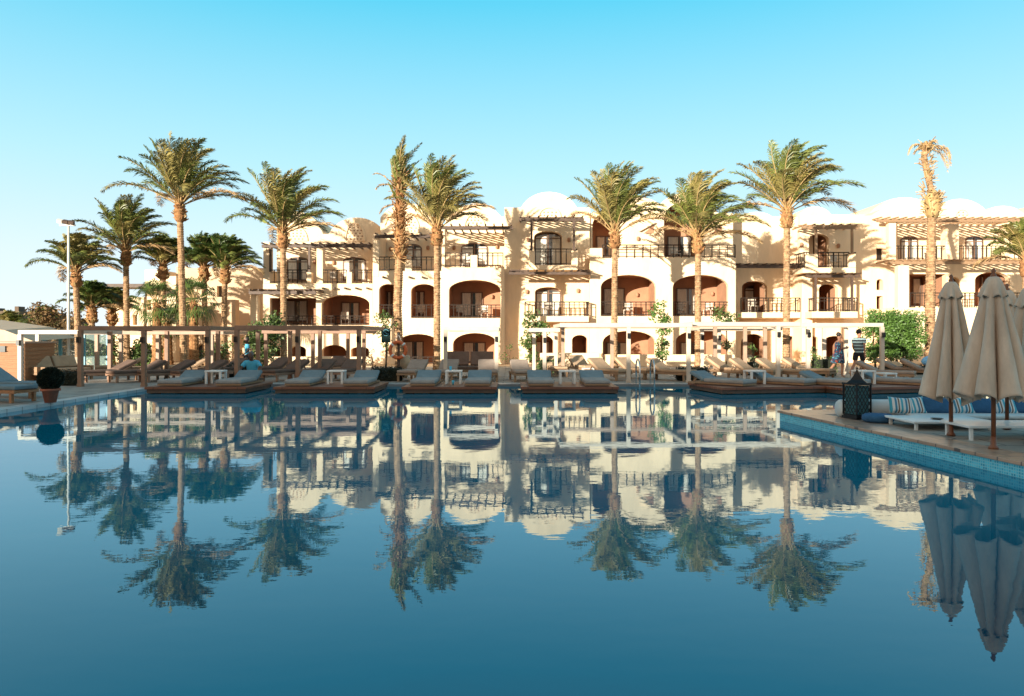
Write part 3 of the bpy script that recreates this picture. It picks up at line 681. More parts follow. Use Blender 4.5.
def date_palm(label, tx, ky, topy, D, rad, seed, base=None, nf=40, green='frond', lean=0.0, knob=1.0, group='date palms standing round the pool', wind=.3, upright=0.0, tr=.15):
    rnd = random.Random(seed); x = PX(tx, D); zk = PZ(ky, D); bx = PX(base, D) if base else x
    root = thing('palm_tree', label, 'palm tree', (bx, D, DECK), 0, group)
    m = MB((bx, D, DECK)); mid = ((bx + x) / 2 + lean, D, (zk + DECK) / 2)
    trunk_mesh(m, [(bx, D, DECK - .05), ((bx * 3 + x) / 4 + lean * .7, D, zk * .25), mid, ((bx + 3 * x) / 4 + lean * .7, D, zk * .75), (x, D, zk - .2)], tr * 1.05, tr * .9, rnd)
    m.build('trunk', 'bark', root)
    # knob of cut leaf bases
    m = MB((bx, D, DECK)); kr = tr * 1.75 * knob
    m.lathe((x, D, zk - .45), [(tr * .8, 0), (kr * .86, .12), (kr, .38), (kr * .92, .6), (kr * .6, .95), (kr * .35, 1.25)], 12, 0)
    for i in range(90):
        a = rnd.uniform(0, 6.283); h = rnd.uniform(0, 1); z = zk - .4 + h * 1.25; r = kr * (1 - .45 * h)
        d = Vector((math.cos(a), math.sin(a), rnd.uniform(.5, 1.6))).normalized()
        p = Vector((x, D, z)) + Vector((math.cos(a), math.sin(a), 0)) * (r - .06)
        m.bar(p, p + d * rnd.uniform(.12, .26), .075, .035, 0 if rnd.random() < .6 else 1)
    m.build('leaf_bases', ['boots', 'petiole'], root)
    m = MB((bx, D, DECK)); top = zk + .75; H = PZ(topy, D) - top; S = rad * D / F
    for i in range(nf):
        q = (i + .5) / nf; az = i * 2.39996 + rnd.uniform(-.25, .25)
        el = R(24 + 62 * (q ** .75)) + rnd.uniform(-.12, .12)
        el = min(el + upright * (1 - q), R(88)); L = (S * 1.25 + (H * 1.02 - S * 1.25) * max(0, math.sin(el)) ** 2) * rnd.uniform(.86, 1.05)
        st = Vector((x + math.cos(az) * .10, D + math.sin(az) * .10, top - .45 + .6 * q))
        mi = 0 if rnd.random() < .55 else 1
        if q < .05: mi = 3
        frond(m, rnd, st, az, el, L, mi, leaf=.50 + .06 * L, droop=rnd.uniform(.8, 1.15), wind=wind)
    m.build('crown', [green, 'frond_olive' if green == 'frond' else 'frond', 'petiole', 'frond_dry'], root)
    return root
palms = [
 ('tallest date palm of the left cluster, trunk rising between two timber pergolas', 180, 213, 139, 33.5, 64, 1, 184, {}),
 ('date palm with full drooping crown just left of the tallest one at the left', 126, 258, 196, 37.5, 48, 2, 127, {'green': 'frond'}),
 ('date palm right behind the floodlight mast at the far left', 76, 279, 236, 36, 46, 3, 79, {}),
 ('shorter date palm between the two tallest ones of the left cluster', 163, 272, 238, 38.5, 36, 4, 163, {'nf': 44}),
 ('left one of the two short dark palms against the low sand coloured wing', 204, 274, 235, 38.5, 33, 5, 206, {'nf': 44, 'green': 'frond_green'}),
 ('right one of the two short dark palms against the low sand coloured wing', 225, 276, 236, 38, 35, 6, 223, {'nf': 44, 'green': 'frond_green'}),
 ('date palm in front of the leftmost hotel domes', 283, 240, 166, 34.4, 56, 7, 284, {}),
 ('bushy date palm with rising fronds just right of the ragged slender palm', 437, 237, 160, 32.6, 52, 9, 437, {'upright': .25}),
 ('date palm in front of the hotel just right of the central dome', 615, 240, 163, 34.4, 54, 10, 614, {'upright': .25}),
 ('loose crowned date palm before the right end of the main hotel block', 698, 245, 169, 33.6, 56, 11, 698, {'wind': .42}),
 ('tall date palm with crown blown right, between the main hotel block and the right wing', 787, 219, 140, 31.8, 62, 12, 786, {'wind': .42, 'upright': .1}),
 ('low date palm partly hidden under the palm behind the floodlight mast', 92, 315, 283, 37.5, 28, 13, 92, {'nf': 40, 'green': 'frond_green'}),
 ('date palm at the right edge with fronds hanging before the right wing', 1026, 268, 219, 33, 42, 14, 1024, {'wind': .1}),
 ('low date palm in the left cluster between the two front trunks, crown at pergola height', 112, 318, 290, 40, 26, 16, 112, {'nf': 36}),
 ('far small palm at the left edge under the grey unlit houses', 10, 338, 312, 50, 24, 17, 10, {'nf': 34}),
 ('small far palm peeping over the timber pergola at the far left', 44, 335, 308, 46, 22, 15, 44, {'nf': 36}),
]
for l, tx, ky, ty, D, rad, sd, bs, kw in palms: date_palm(l, tx, ky, ty, D, rad, sd, bs, **kw)

# ragged palm (400) : upright fronds and a shaggy column of old leaf bases
def ragged():
    rnd = random.Random(80); D = 33.6; x = PX(400, D); 
    root = thing('palm_tree', 'ragged slender palm with a shaggy column of dead leaf bases and few upright fronds', 'palm tree', (x, D, DECK), 0, 'date palms standing round the pool')
    m = MB((x, D, DECK)); trunk_mesh(m, [(x, D, 0), (x - .12, D, 3), (x, D, PZ(235, D))], .19, .2, rnd); m.build('trunk', 'bark', root)
    m = MB((x, D, DECK)); z0, z1 = PZ(262, D), PZ(178, D)
    m.lathe((x, D, z0), [(.16, 0), (.22, .2), (.24, 1.0), (.22, 2.4), (.2, z1 - z0)], 12)
    for i in range(430):
        h = rnd.random(); a = rnd.uniform(0, 6.283); z = z0 + h * (z1 - z0) * 1.05; r = .15
        d = Vector((math.cos(a), math.sin(a), rnd.uniform(-.4, 1.6))).normalized(); p = Vector((x + math.cos(a) * r, D + math.sin(a) * r, z))
        m.bar(p, p + d * rnd.uniform(.15, .5), .06, .02, 0 if rnd.random() < .55 else 1)
    m.build('leaf_bases', ['boots', 'frond_dry'], root)
    m = MB((x, D, DECK)); c = Vector((x, D, PZ(192, D)))
    for i in range(30):
        q = i / 30; az = i * 2.4; el = R(58 + 30 * q) + rnd.uniform(-.1, .1); frond(m, rnd, c + Vector((0, 0, rnd.uniform(-.8, .7))), az, el, rnd.uniform(1.2, 2.15), 0 if rnd.random() < .6 else 1, leaf=.32, droop=.35, wind=.25, pairs=50)
    for az, el, z, L in ((3.2, .15, 205, 1.1), (3.4, -.3, 212, 1.0), (.1, -.2, 200, .9), (2.9, 1.0, 195, 1.9), (.2, .9, 190, 1.9), (3.0, .6, 190, 1.3)):
        frond(m, rnd, Vector((x, D, PZ(z, D))), az, el, L, 3, leaf=.3, droop=1.2, pairs=28)
    m.build('crown', ['frond', 'frond_olive', 'petiole', 'frond_dry'], root)
ragged()
def dead_palm():
    rnd = random.Random(90); D = 31.5; P = lambda a, b: (PX(a, D), D, PZ(b, D)); x = PX(930, D)
    root = thing('dead_palm', 'dead palm trunk with a thin crooked neck and a tuft of bleached dry fronds', 'palm tree', (x, D, DECK))
    m = MB((x, D, DECK)); trunk_mesh(m, [(x, D, 0), P(930, 300), P(932, 215)], .22, .17, rnd)
    trunk_mesh(m, [P(932, 208), P(931, 190), P(927, 172), P(924, 158), P(926, 148)], .13, .12, rnd, mi=0); m.build('trunk', 'bark', root)
    m = MB((x, D, DECK)); m.lathe(P(932.5, 218), [(.2, 0), (.28, .25), (.32, .7), (.24, 1.0), (.15, 1.2)], 12, 0)
    for i in range(330):
        if i < 190: p = Vector(P(932.5, rnd.uniform(217, 194))); r = .24
        else: p = Vector(P(927 + rnd.uniform(-1, 1), rnd.uniform(195, 144))); r = .13
        a = rnd.uniform(0, 6.283); p += Vector((math.cos(a), math.sin(a), 0)) * r
        d = Vector((math.cos(a), math.sin(a), rnd.uniform(-.2, 1.8))).normalized(); m.bar(p, p + d * rnd.uniform(.12, .36), .05, .02, rnd.randint(0, 1))
    m.build('leaf_bases', ['petiole', 'frond_dry'], root)
    m = MB((x, D, DECK))
    for i in range(11): frond(m, rnd, Vector(P(926, 151)), i * 2.4, rnd.uniform(.5, 1.4), rnd.uniform(.35, .8), 3, leaf=.22, droop=2.0, pairs=16, wind=.2)
    for az, el, L in ((0, .5, 1.5), (.2, .3, 1.6), (3.1, .9, 1.1), (-.2, .7, 1.3)): frond(m, rnd, Vector(P(927, 150)), az, el, L, 3, leaf=.25, droop=3.0, pairs=22, wind=.1)
    m.build('crown', ['frond_dry', 'frond_dry', 'petiole', 'frond_dry'], root)
dead_palm()
def fan_palm(label, px, topy, D, rad, seed):
    rnd = random.Random(seed); x = PX(px, D); zt = PZ(topy, D) - .5
    root = thing('fan_palm', label, 'palm tree', (x, D, DECK), 0, 'fan palms before the low wing')
    m = MB((x, D, DECK)); trunk_mesh(m, [(x, D, 0), (x, D, zt - .7)], .24, .18, rnd, ring=.2); m.build('trunk', 'boots', root)
    m = MB((x, D, DECK)); c = Vector((x, D, zt - .7))
    for i in range(24):
        q = i / 24; az = i * 2.4; el = R(-50 + 130 * q); d = Vector((math.cos(az) * math.cos(el), math.sin(az) * math.cos(el), math.sin(el)))
        p = c + d * rad * .6; m.bar(c, p, .03, .03, 1)
        s = d.cross(Vector((0, 0, 1))).normalized(); u = s.cross(d)
        for k in range(16):
            t = R(-85 + 170 * k / 15); v = (d * math.cos(t) + s * math.sin(t)).normalized(); wv = (s * math.cos(t) - d * math.sin(t)) * .028
            L = rad * .62 * rnd.uniform(.85, 1.1); mid = p + v * L * .6 + u * .03; tip = p + v * L + Vector((0, 0, -.45 * L))
            m.add([p, mid - wv, tip, mid + wv], [(0, 1, 2, 3)], 0)
    m.build('crown', ['frond_green', 'petiole'], root)
fan_palm('left fan palm with pleated green leaves in front of the low wing', 157, 279, 36.5, 1.25, 5)
fan_palm('right fan palm with pleated green leaves beside the tallest palm trunk', 194, 277, 36.0, 1.25, 6)
fan_palm('fan palm half hidden behind the tall left pergola, lowest of the three', 168, 300, 38, 1.0, 8)

# ---------------------------------------------------------------- shrubs
def leafmass(m, rnd, blobs, n, size, mi=0):
    tot = sum(b[1][0] * b[1][1] * b[1][2] for b in blobs)
    for c, r in blobs:
        for i in range(max(6, int(n * r[0] * r[1] * r[2] / tot))):
            u = Vector((rnd.gauss(0, 1), rnd.gauss(0, 1), rnd.gauss(0, 1))).normalized() * (rnd.random() ** .4)
            p = Vector(c) + Vector((u.x * r[0], u.y * r[1], u.z * r[2]))
            a = Vector((rnd.uniform(-1, 1), rnd.uniform(-1, 1), rnd.uniform(-.6, 1))).normalized(); b = a.cross(Vector((rnd.uniform(-1, 1), rnd.uniform(-1, 1), rnd.uniform(-1, 1)))).normalized()
            s = size * rnd.uniform(.6, 1.3)
            m.add([p - a * s, p + b * s * .45, p + a * s, p - b * s * .45], [(0, 1, 2, 3)], mi)
def shrub(name, label, cat, base, blobs, n, size, mats='leaf', stems=(), seed=1, group=None):
    rnd = random.Random(seed); root = thing(name, label, cat, base, 0, group)
    m = MB(base)
    for s in stems: m.tube(s, [.05, .035, .02][:len(s)] if len(s) <= 3 else .03, 6)
    if stems: m.build('stem', 'twig', root)
    m = MB(base); leafmass(m, rnd, blobs, n, size); m.build('foliage', mats, root); return root
def clumps(rnd, D, x0, x1, y0, y1, k, dd=.6, r=.35):
    return [((PX(rnd.uniform(x0, x1), D), D + rnd.uniform(-dd, dd), PZ(rnd.uniform(y0, y1), D)), (r * rnd.uniform(.7, 1.3),) * 3) for _ in range(k)]
rr = random.Random(4)
D = 32
def vine(label, name, px, pts, D, n=700, mats='leaf', size=.07, sd=1, r=.24, cat='shrub'):
    base = (PX(px, D), D, DECK); rnd = random.Random(sd)
    bl = []
    for a, b, w in pts: bl += [((PX(a + rnd.uniform(-w, w), D), D + rnd.uniform(-.3, .3), PZ(b + rnd.uniform(-w, w) * .7, D)), (r * rnd.uniform(.6, 1.2),) * 3) for _ in range(4)]
    P = [(PX(px, D), D, DECK - .02)] + [(PX(a, D), D, PZ(b, D)) for a, b, w in pts[::-1]]
    shrub(name, label, cat, base, bl, n, size, mats, [P], sd)
vine('leafy young tree with thin stem against the wall under the central bay', 'small_tree', 533, [(530, 316, 7), (535, 325, 8), (528, 333, 7), (540, 328, 5), (527, 342, 4), (531, 356, 3)], 34, 1300, size=.08, sd=2, r=.30, cat='tree')
vine('green creeper hanging beside a pergola post right of the central bay', 'creeper', 663, [(657, 312, 8), (663, 318, 7), (664, 330, 5), (662, 342, 4), (662, 352, 4)], 32, 1300, 'leaf_bright', .07, 3, .28)
vine('small green bush above the pergola beside the second vaulted bay', 'creeper', 726, [(722, 314, 6), (728, 316, 6), (726, 322, 4), (727, 345, 2)], 32, 600, 'leaf', .07, 4, .26)
vine('tall dark leafy shrub behind the pergola under the left hotel corner', 'shrub', 266, [(272, 322, 7), (264, 333, 8), (258, 342, 8), (266, 350, 7), (272, 338, 6), (262, 360, 6)], 33.5, 2200, 'leaf', .09, 5, .42)
vine('sparse twiggy shrub beside the ragged palm and the green sign', 'shrub', 385, [(384, 318, 6), (390, 322, 6), (382, 330, 5), (388, 345, 4)], 33, 420, 'leaf', .07, 6, .28)
vine('thin flowering twig bush against the white wall right of the lounge daybed', 'shrub', 512, [(511, 350, 5), (508, 358, 5), (515, 362, 4)], 35, 160, 'leaf', .05, 7, .2)
vine('thin potted bush near the foot of the sign', 'shrub', 372, [(371, 354, 3), (373, 362, 4)], 35, 120, 'leaf_dark', .05, 8, .2)
vine('slender leafy bush beside the couple under the right pergola', 'shrub', 752, [(752, 350, 3), (755, 360, 4), (750, 366, 4)], 30, 260, 'leaf', .06, 9, .2)
vine('narrow green bush beside the wing archway behind the pergola row', 'shrub', 816, [(814, 352, 4), (817, 360, 4)], 32, 220, 'leaf', .06, 11, .2)
vine('tall russet leaved tree behind the glass screen at the far left', 'tree', 52, [(48, 318, 9), (62, 322, 10), (40, 335, 9), (56, 338, 10), (68, 345, 8), (46, 352, 9), (60, 358, 8), (36, 350, 6), (75, 330, 8)], 38, 4600, 'leaf_russet', .10, 12, .62, cat='tree')
vine('dark green bush behind the first pergola under the leftmost palms', 'shrub', 96, [(92, 335, 9), (100, 345, 9), (90, 355, 8), (104, 358, 7)], 37, 2000, 'leaf', .10, 13, .5)
vine('wide green shrub behind the long pergola between the front palm trunks', 'shrub', 142, [(140, 350, 8), (152, 356, 8), (134, 358, 6)], 38, 1500, 'leaf', .09, 21, .4)
vine('dusty green shrub below the two short palms at the low wing', 'shrub', 212, [(208, 354, 6), (218, 350, 6), (214, 360, 6)], 37, 1100, 'leaf', .08, 22, .35)
vine('small flowering shrub against the pale wall left of the seated person', 'shrub', 233, [(232, 345, 4), (235, 352, 4)], 36, 220, 'leaf', .06, 23, .22)
# big clipped hedge on the right
rnd = random.Random(77); D = 31; base = (PX(893, D), D, DECK)
root = thing('hedge', 'big bright green clipped hedge bush in front of the right wing', 'hedge', base); m = MB(base)
bl = [((PX(x, D) + rnd.uniform(-.1, .1), D + rnd.uniform(-.6, .6), PZ(y, D) + rnd.uniform(-.1, .1)), (.34, .34, .34)) for x in range(872, 918, 6) for y in range(318, 360, 6) for _ in range(2) if not (x < 884 and 334 < y < 346)]
leafmass(m, rnd, bl, 21000, .055); m.build('foliage', 'leaf_bright', root)
m = MB(base)
for k in range(6): m.tube([(PX(876 + k * 7, D), D, 0), (PX(876 + k * 7, D) + rnd.uniform(-.2, .2), D, PZ(325, D))], [.05, .02], 6)
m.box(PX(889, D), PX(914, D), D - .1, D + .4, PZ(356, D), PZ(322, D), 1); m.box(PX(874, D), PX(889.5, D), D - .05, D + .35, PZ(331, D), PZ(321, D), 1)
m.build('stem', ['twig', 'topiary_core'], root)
def low_hedge(label, x0, x1, D, h, sd, m_='leaf_dark', d=.35):
    rnd = random.Random(sd); a, b = PX(x0, D), PX(x1, D); base = ((a + b) / 2, D, DECK); n = max(2, int((b - a) / .22))
    root = thing('low_hedge', label, 'hedge', base, 0, 'low hedges between the sunbeds'); m = MB(base)
    leafmass(m, rnd, [((a + (b - a) * (i + .5) / n, D + rnd.uniform(-.1, .1), DECK + h * .5), (.2, d, h * .55)) for i in range(n)], n * 420, .04); m.build('foliage', m_, root)
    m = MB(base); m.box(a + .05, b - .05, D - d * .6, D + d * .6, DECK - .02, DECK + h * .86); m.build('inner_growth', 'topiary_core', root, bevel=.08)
for i, (a, b, D, h, mm, lab) in enumerate(((228, 262, 27.5, .55, 'leaf_dark', 'low dark hedge behind the seated person'), (372, 403, 25.2, .52, 'leaf_dark', 'low dark hedge at the foot of the green sign'), (538, 560, 29, .7, 'leaf', 'low brownish hedge behind the platform under the young tree'),
    (676, 708, 25.4, .5, 'leaf_dark', 'low dark hedge behind the pool ladder, right side'), (740, 756, 29, .6, 'leaf_dark', 'low dark hedge between two right hand pergolas'), (812, 836, 28.4, .75, 'leaf', 'low green hedge just left of the walking couple'), (880, 925, 29.5, .4, 'leaf_dark', 'low dark hedge along the foot of the big clipped bush'), (58, 82, 23, .5, 'leaf_dark', 'low dark hedge behind the potted ball bush'))):
    low_hedge(lab, a, b, D, h, 30 + i, mm)
# planting bed of soil behind the hedges
# ---------------------------------------------------------------- pergolas on the deck
def deck_pergola(label, px0, px1, ytop, Df, depth, front, back=(), mname='pergola_paint', lamps=True, pw=.13, mback=None, mid=()):
    x0, x1 = PX(px0, Df), PX(px1, Df); zt = PZ(ytop, Df); base = ((x0 + x1) / 2, Df + depth / 2, DECK)
    root = thing('pergola', label, 'pergola', base, 0, 'square timber pergolas over the sunbeds'); h = .14
    def mb(): return MB(base)
    m = mb(); m.box(x0, x1, Df - .06, Df + .06, zt - h, zt); m.build('beam', mname, root, bevel=.01)
    m = mb(); m.box(x0, x1, Df + depth - .06, Df + depth + .06, zt - h, zt); m.build('beam', mback or mname, root, bevel=.01)
    for x in (x0 + .06, x1 - .06):
        m = mb(); m.box(x - .055, x + .055, Df + .062, Df + depth - .062, zt - h + .01, zt - .005); m.build('beam', mname, root, bevel=.01)
    if mid:
        for px in mid:
            x = PX(px, Df); m = mb(); m.box(x - .05, x + .05, Df + .062, Df + depth - .062, zt - h + .02, zt - .01); m.build('beam', mname, root)
    for k, (ps, y, mm) in enumerate(((front, Df, mname), (back, Df + depth, mback or mname))):
        for px in ps:
            x = PX(px, y); m = mb(); m.box(x - pw / 2, x + pw / 2, y - pw / 2, y + pw / 2, DECK - .02, zt - h - .001)
            m.box(x - pw / 2 - .012, x + pw / 2 + .012, y - pw / 2 - .012, y + pw / 2 + .012, DECK - .01, DECK + .09); p = m.build('post', mm, root, bevel=.008)
            if lamps and k == 0:
                m = mb(); m.box(x - .05, x + .05, y - pw / 2 - .09, y - pw / 2 - .001, zt - .52, zt - .34); m.build('lamp', 'black_metal', p)
    return root
deck_pergola('white painted pergola frame over the sunlit daybed at the far left', 19, 80, 330, 24.3, 2.6, (20.5,), (38,), 'cream_paint')
deck_pergola('long grey brown pergola spanning four shaded sunbeds at the left', 79, 211, 326, 22.4, 3.6, (80.5, 144, 208), (110, 167, 218), 'pergola_dark', mid=(144,))
deck_pergola('grey brown pergola above the seated person in blue', 235, 363, 325.5, 22.6, 3.6, (237, 298, 359), (258, 290, 320), 'pergola_dark', mid=(298,))
deck_pergola('small cream pergola frame over the grey daybed in the middle', 443.5, 499, 327, 25.5, 2.4, (445.5, 496.5), (), 'cream_paint')
deck_pergola('cream pergola behind the pool ladder with a wide open top', 560, 692, 323, 24.2, 4.0, (628.5, 688.5), (563, 612), 'cream_paint', mback='pergola_paint')
deck_pergola('slim cream pergola left of the pool ladder beside the young tree', 529, 560, 328, 25.5, 2.6, (544.5,), (534, 556), 'cream_paint')
deck_pergola('cream pergola over the sunbeds right of the pool ladder', 692.5, 800, 322, 24.6, 3.6, (778,), (715, 745, 765), 'cream_paint', mback='pergola_paint')
deck_pergola('second row pergola of cream timber behind the ladder pergola', 700, 782, 327, 29.2, 2.6, (702, 719, 778), (), 'cream_paint')
deck_pergola('cream pergola behind the walking couple at the right', 801, 883, 323, 26.0, 3.2, (808, 882), (824, 846), 'cream_paint')
deck_pergola('rear grey brown pergola in the second row at the left behind the long one', 84, 224, 331, 28.5, 2.5, (97, 121, 158, 212), (), 'pergola_paint', lamps=False)
deck_pergola('rear grey brown pergola in the second row above the middle left sunbeds', 262, 366, 330, 28.5, 2.2, (266, 313, 348, 364), (), 'pergola_dark', lamps=False)

# ---------------------------------------------------------------- loungers
def soft(m, x0, x1, y0, y1, z0, z1, mi=0): return m.box(x0, x1, y0, y1, z0, z1, mi)
def lounger(name='sun_lounger', mm='mattress', frame='teak_pale', ang=27, roll=False):
    """foot at -y, origin on the ground at the centre"""
    root = bpy.data.objects.new(name, None); COL.objects.link(root); root['category'] = 'sun lounger'
    m = MB(); 
    for x in (-.34, .28): m.box(x, x + .06, -1.0, .95, .22, .30)
    for y in (-1.0, -.55, -.1, .35, .89): m.box(-.279, .279, y, y + .06, .225, .29)
    for k in range(9): m.box(-.28, .28, -.92 + k * .13, -.82 + k * .13, .291, .305)
    rot = Matrix.Rotation(R(ang), 3, 'X'); piv = (0, .18, .31)
    m.box(-.33, .33, .18, .86, .295, .325, rot=rot, piv=piv)
    m.bar((-.2, .75, .24), (-.2, .62, .50), .04); m.bar((.2, .75, .24), (.2, .62, .50), .04)
    m.build('frame', frame, root, bevel=.006)
    for x in (-.34, .27):
        for y in (-.92, .72):
            m = MB(); m.box(x, x + .07, y, y + .07, 0, .219); m.build('leg', frame, root)
    m = MB(); m.box(-.33, .33, -1.0, .17, .306, .40); m.build('seat_cushion', mm, root, bevel=.03)
    m = MB(); m.box(-.33, .33, .18, .88, .326, .43, rot=rot, piv=piv); m.build('back_cushion', mm, root, bevel=.03)
    return root
def low_lounger(mm='mattress_pale', mb_='mattress_blue'):
    root = bpy.data.objects.new('platform_lounger', None); COL.objects.link(root); root['category'] = 'sun lounger'
    m = MB(); m.box(-.36, .36, -.98, .90, .02, .07); m.bar((-.25, .78, .06), (-.25, .62, .2), .04); m.bar((.25, .78, .06), (.25, .62, .2), .04); m.build('frame', 'teak_pale', root)
    m = MB(); m.box(-.37, .37, -1.0, .35, .071, .19); m.build('seat_cushion', mm, root, bevel=.04)
    rot = Matrix.Rotation(R(24), 3, 'X')
    m = MB(); m.box(-.37, .37, .36, .90, .08, .19, rot=rot, piv=(0, .36, .1)); m.build('back_cushion', mb_, root, bevel=.04)
    return root
protos = {}
def place_lounger(kind, px, D, rz, label, z=DECK, sc=1.0):
    if kind not in protos:
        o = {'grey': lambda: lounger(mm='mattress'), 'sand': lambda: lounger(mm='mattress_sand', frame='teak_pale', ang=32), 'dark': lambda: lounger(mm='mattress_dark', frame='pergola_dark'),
             'low': low_lounger, 'flat': lambda: lounger(mm='mattress_blue', ang=30, frame='teak'), 'lowsand': lambda: low_lounger('mattress_sand')}[kind]()
        protos[kind] = o
    else: o = copy_tree(protos[kind])
    o.location = (PX(px, D), D, z); o.rotation_euler = (0, 0, R(rz)); o.scale = (sc,) * 3
    tag(o, label, 'sun lounger', 'sunbeds on the bathing platforms' if kind.startswith('low') else 'sun loungers on the pool deck'); return o
L = [
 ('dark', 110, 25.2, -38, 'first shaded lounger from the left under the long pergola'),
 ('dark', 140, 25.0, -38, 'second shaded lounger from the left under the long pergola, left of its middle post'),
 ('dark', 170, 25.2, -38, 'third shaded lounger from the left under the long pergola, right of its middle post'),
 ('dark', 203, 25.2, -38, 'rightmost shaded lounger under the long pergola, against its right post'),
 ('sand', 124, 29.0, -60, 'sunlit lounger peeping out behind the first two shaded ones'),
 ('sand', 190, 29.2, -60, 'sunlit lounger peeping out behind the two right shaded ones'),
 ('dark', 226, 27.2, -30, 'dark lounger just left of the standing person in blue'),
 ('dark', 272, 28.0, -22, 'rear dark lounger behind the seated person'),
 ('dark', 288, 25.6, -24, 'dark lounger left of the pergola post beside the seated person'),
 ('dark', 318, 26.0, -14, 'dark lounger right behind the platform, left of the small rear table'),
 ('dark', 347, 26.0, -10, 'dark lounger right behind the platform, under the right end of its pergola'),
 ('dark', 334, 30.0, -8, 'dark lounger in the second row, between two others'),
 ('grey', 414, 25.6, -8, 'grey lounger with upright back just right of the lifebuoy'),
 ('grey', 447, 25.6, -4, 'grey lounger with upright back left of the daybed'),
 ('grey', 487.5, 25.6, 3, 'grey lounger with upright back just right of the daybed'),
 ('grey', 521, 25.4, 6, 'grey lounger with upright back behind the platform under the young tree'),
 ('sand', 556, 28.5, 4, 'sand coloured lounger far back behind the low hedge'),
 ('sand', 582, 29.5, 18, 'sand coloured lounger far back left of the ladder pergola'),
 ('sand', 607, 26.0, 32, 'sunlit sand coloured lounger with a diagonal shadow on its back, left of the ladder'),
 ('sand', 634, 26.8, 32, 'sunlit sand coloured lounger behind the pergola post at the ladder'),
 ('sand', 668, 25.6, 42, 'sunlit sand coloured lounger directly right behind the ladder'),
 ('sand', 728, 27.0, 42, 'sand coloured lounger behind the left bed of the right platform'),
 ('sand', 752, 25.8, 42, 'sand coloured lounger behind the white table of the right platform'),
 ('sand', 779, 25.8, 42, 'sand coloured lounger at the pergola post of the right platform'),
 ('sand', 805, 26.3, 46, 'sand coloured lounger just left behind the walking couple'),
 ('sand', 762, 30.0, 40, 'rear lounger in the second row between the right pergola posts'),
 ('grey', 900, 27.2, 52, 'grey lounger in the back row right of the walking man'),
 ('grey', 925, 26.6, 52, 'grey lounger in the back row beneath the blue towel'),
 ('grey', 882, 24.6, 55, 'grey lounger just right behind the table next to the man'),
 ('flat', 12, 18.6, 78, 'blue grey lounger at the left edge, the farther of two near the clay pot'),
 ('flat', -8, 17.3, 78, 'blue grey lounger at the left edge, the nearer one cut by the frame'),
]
for k, px, D, rz, lab in L: place_lounger(k, px, D, rz, lab)

# ---------------------------------------------------------------- bathing platforms over the pool with beds and tables
def platform(label, px, D, w, d, rz):
    root = thing('bathing_platform', label, 'platform', (PX(px, D), D, 0), R(rz), 'timber bathing platforms at the pool edge')
    m = MB(); m.box(-w / 2, w / 2, -d / 2, d / 2, .125, .20); m.build('deck_boards', 'platform_boards', root, bevel=.008)
    m = MB(); m.box(-w / 2 + .04, w / 2 - .04, -d / 2 + .05, -d / 2 + .10, .02, .124); m.box(-w / 2 + .04, w / 2 - .04, d / 2 - .10, d / 2 - .05, .03, .124)
    m.box(-w / 2 + .05, -w / 2 + .1, -d / 2 + .11, d / 2 - .11, .02, .124); m.box(w / 2 - .1, w / 2 - .05, -d / 2 + .11, d / 2 - .11, .02, .124); m.build('joist', 'dark_wood', root)
    for x in (-w * .3, w * .3):
        m = MB(); m.box(x - .2, x + .2, -d / 2 + .2, -d / 2 + .5, -.5, .124); m.build('support_block', 'white_block', root)
    return root
def table(px, D, z, rz, label, sc=1.0, mm='white_plastic'):
    if 'table' not in protos:
        root = bpy.data.objects.new('side_table', None); COL.objects.link(root)
        m = MB(); m.box(-.25, .25, -.25, .25, .36, .41); m.build('table_top', mm, root, bevel=.01)
        for x in (-.24, .18):
            for y in (-.24, .18):
                m = MB(); m.box(x, x + .06, y, y + .06, 0, .359); m.build('leg', mm, root)
        protos['table'] = root
    else: root = copy_tree(protos['table'])
    root.location = (PX(px, D), D, z); root.rotation_euler = (0, 0, R(rz)); root.scale = (sc,) * 3
    return tag(root, label, 'side table', 'white side tables beside the sunbeds')
PL = [(212, 2.9, 0, 'leftmost timber platform over the water, before the seated person'), (334, 2.9, 0, 'second timber platform from the left, under the pergola post'), (452.5, 2.72, 0, 'timber platform with a blue cup under its table, before the daybed'), (567, 2.8, 0, 'middle timber platform just right of the picture centre'),
      (755, 3.3, 10, 'timber platform right of the pool ladder'), (866, 3.5, 14, 'timber platform before the walking couple')]
PD = 21.65
BL = [('left bed on the leftmost platform', 'right bed on the leftmost platform, before the seated person', 'white table on the leftmost platform'),
      ('left bed on the second platform from the left', 'right bed on the second platform from the left', 'white table on the second platform from the left'),
      ('left bed on the platform before the daybed', 'right bed on the platform before the daybed', 'white table with a blue cup on the platform before the daybed'),
      ('left bed on the platform at the picture centre', 'right bed on the platform at the picture centre', 'white table on the platform at the picture centre'),
      ('left bed on the platform right of the pool ladder', 'right bed on the platform right of the pool ladder', 'white table on the platform right of the pool ladder'),
      ('left bed on the platform before the walking couple', 'right bed on the platform before the walking couple', 'white table on the platform before the walking couple')]
for i, ((px, w, rz, lab), (b1, b2, tl)) in enumerate(zip(PL, BL)):
    platform(lab, px, PD, w, 2.3, rz)
    c = Vector((PX(px, PD), PD, 0)); rt = Matrix.Rotation(R(rz), 3, 'Z')
    extra = 30 if i >= 4 else 0
    for s, bl in ((-1, b1), (1, b2)):
        p = c + rt @ Vector((s * w * .29 - (.12 if extra else 0), .08, 0)); o = place_lounger('low', 512, 20, 0, 'blue grey low cushioned ' + bl, .2)
        o.location = (p.x, p.y, .2); o.rotation_euler.z = R(rz + extra)
    p = c + rt @ Vector((.02 + (.1 if extra else 0), .25, 0)); t = table(512, 20, .2, rz, 'small square ' + tl); t.location = (p.x, p.y, .2)
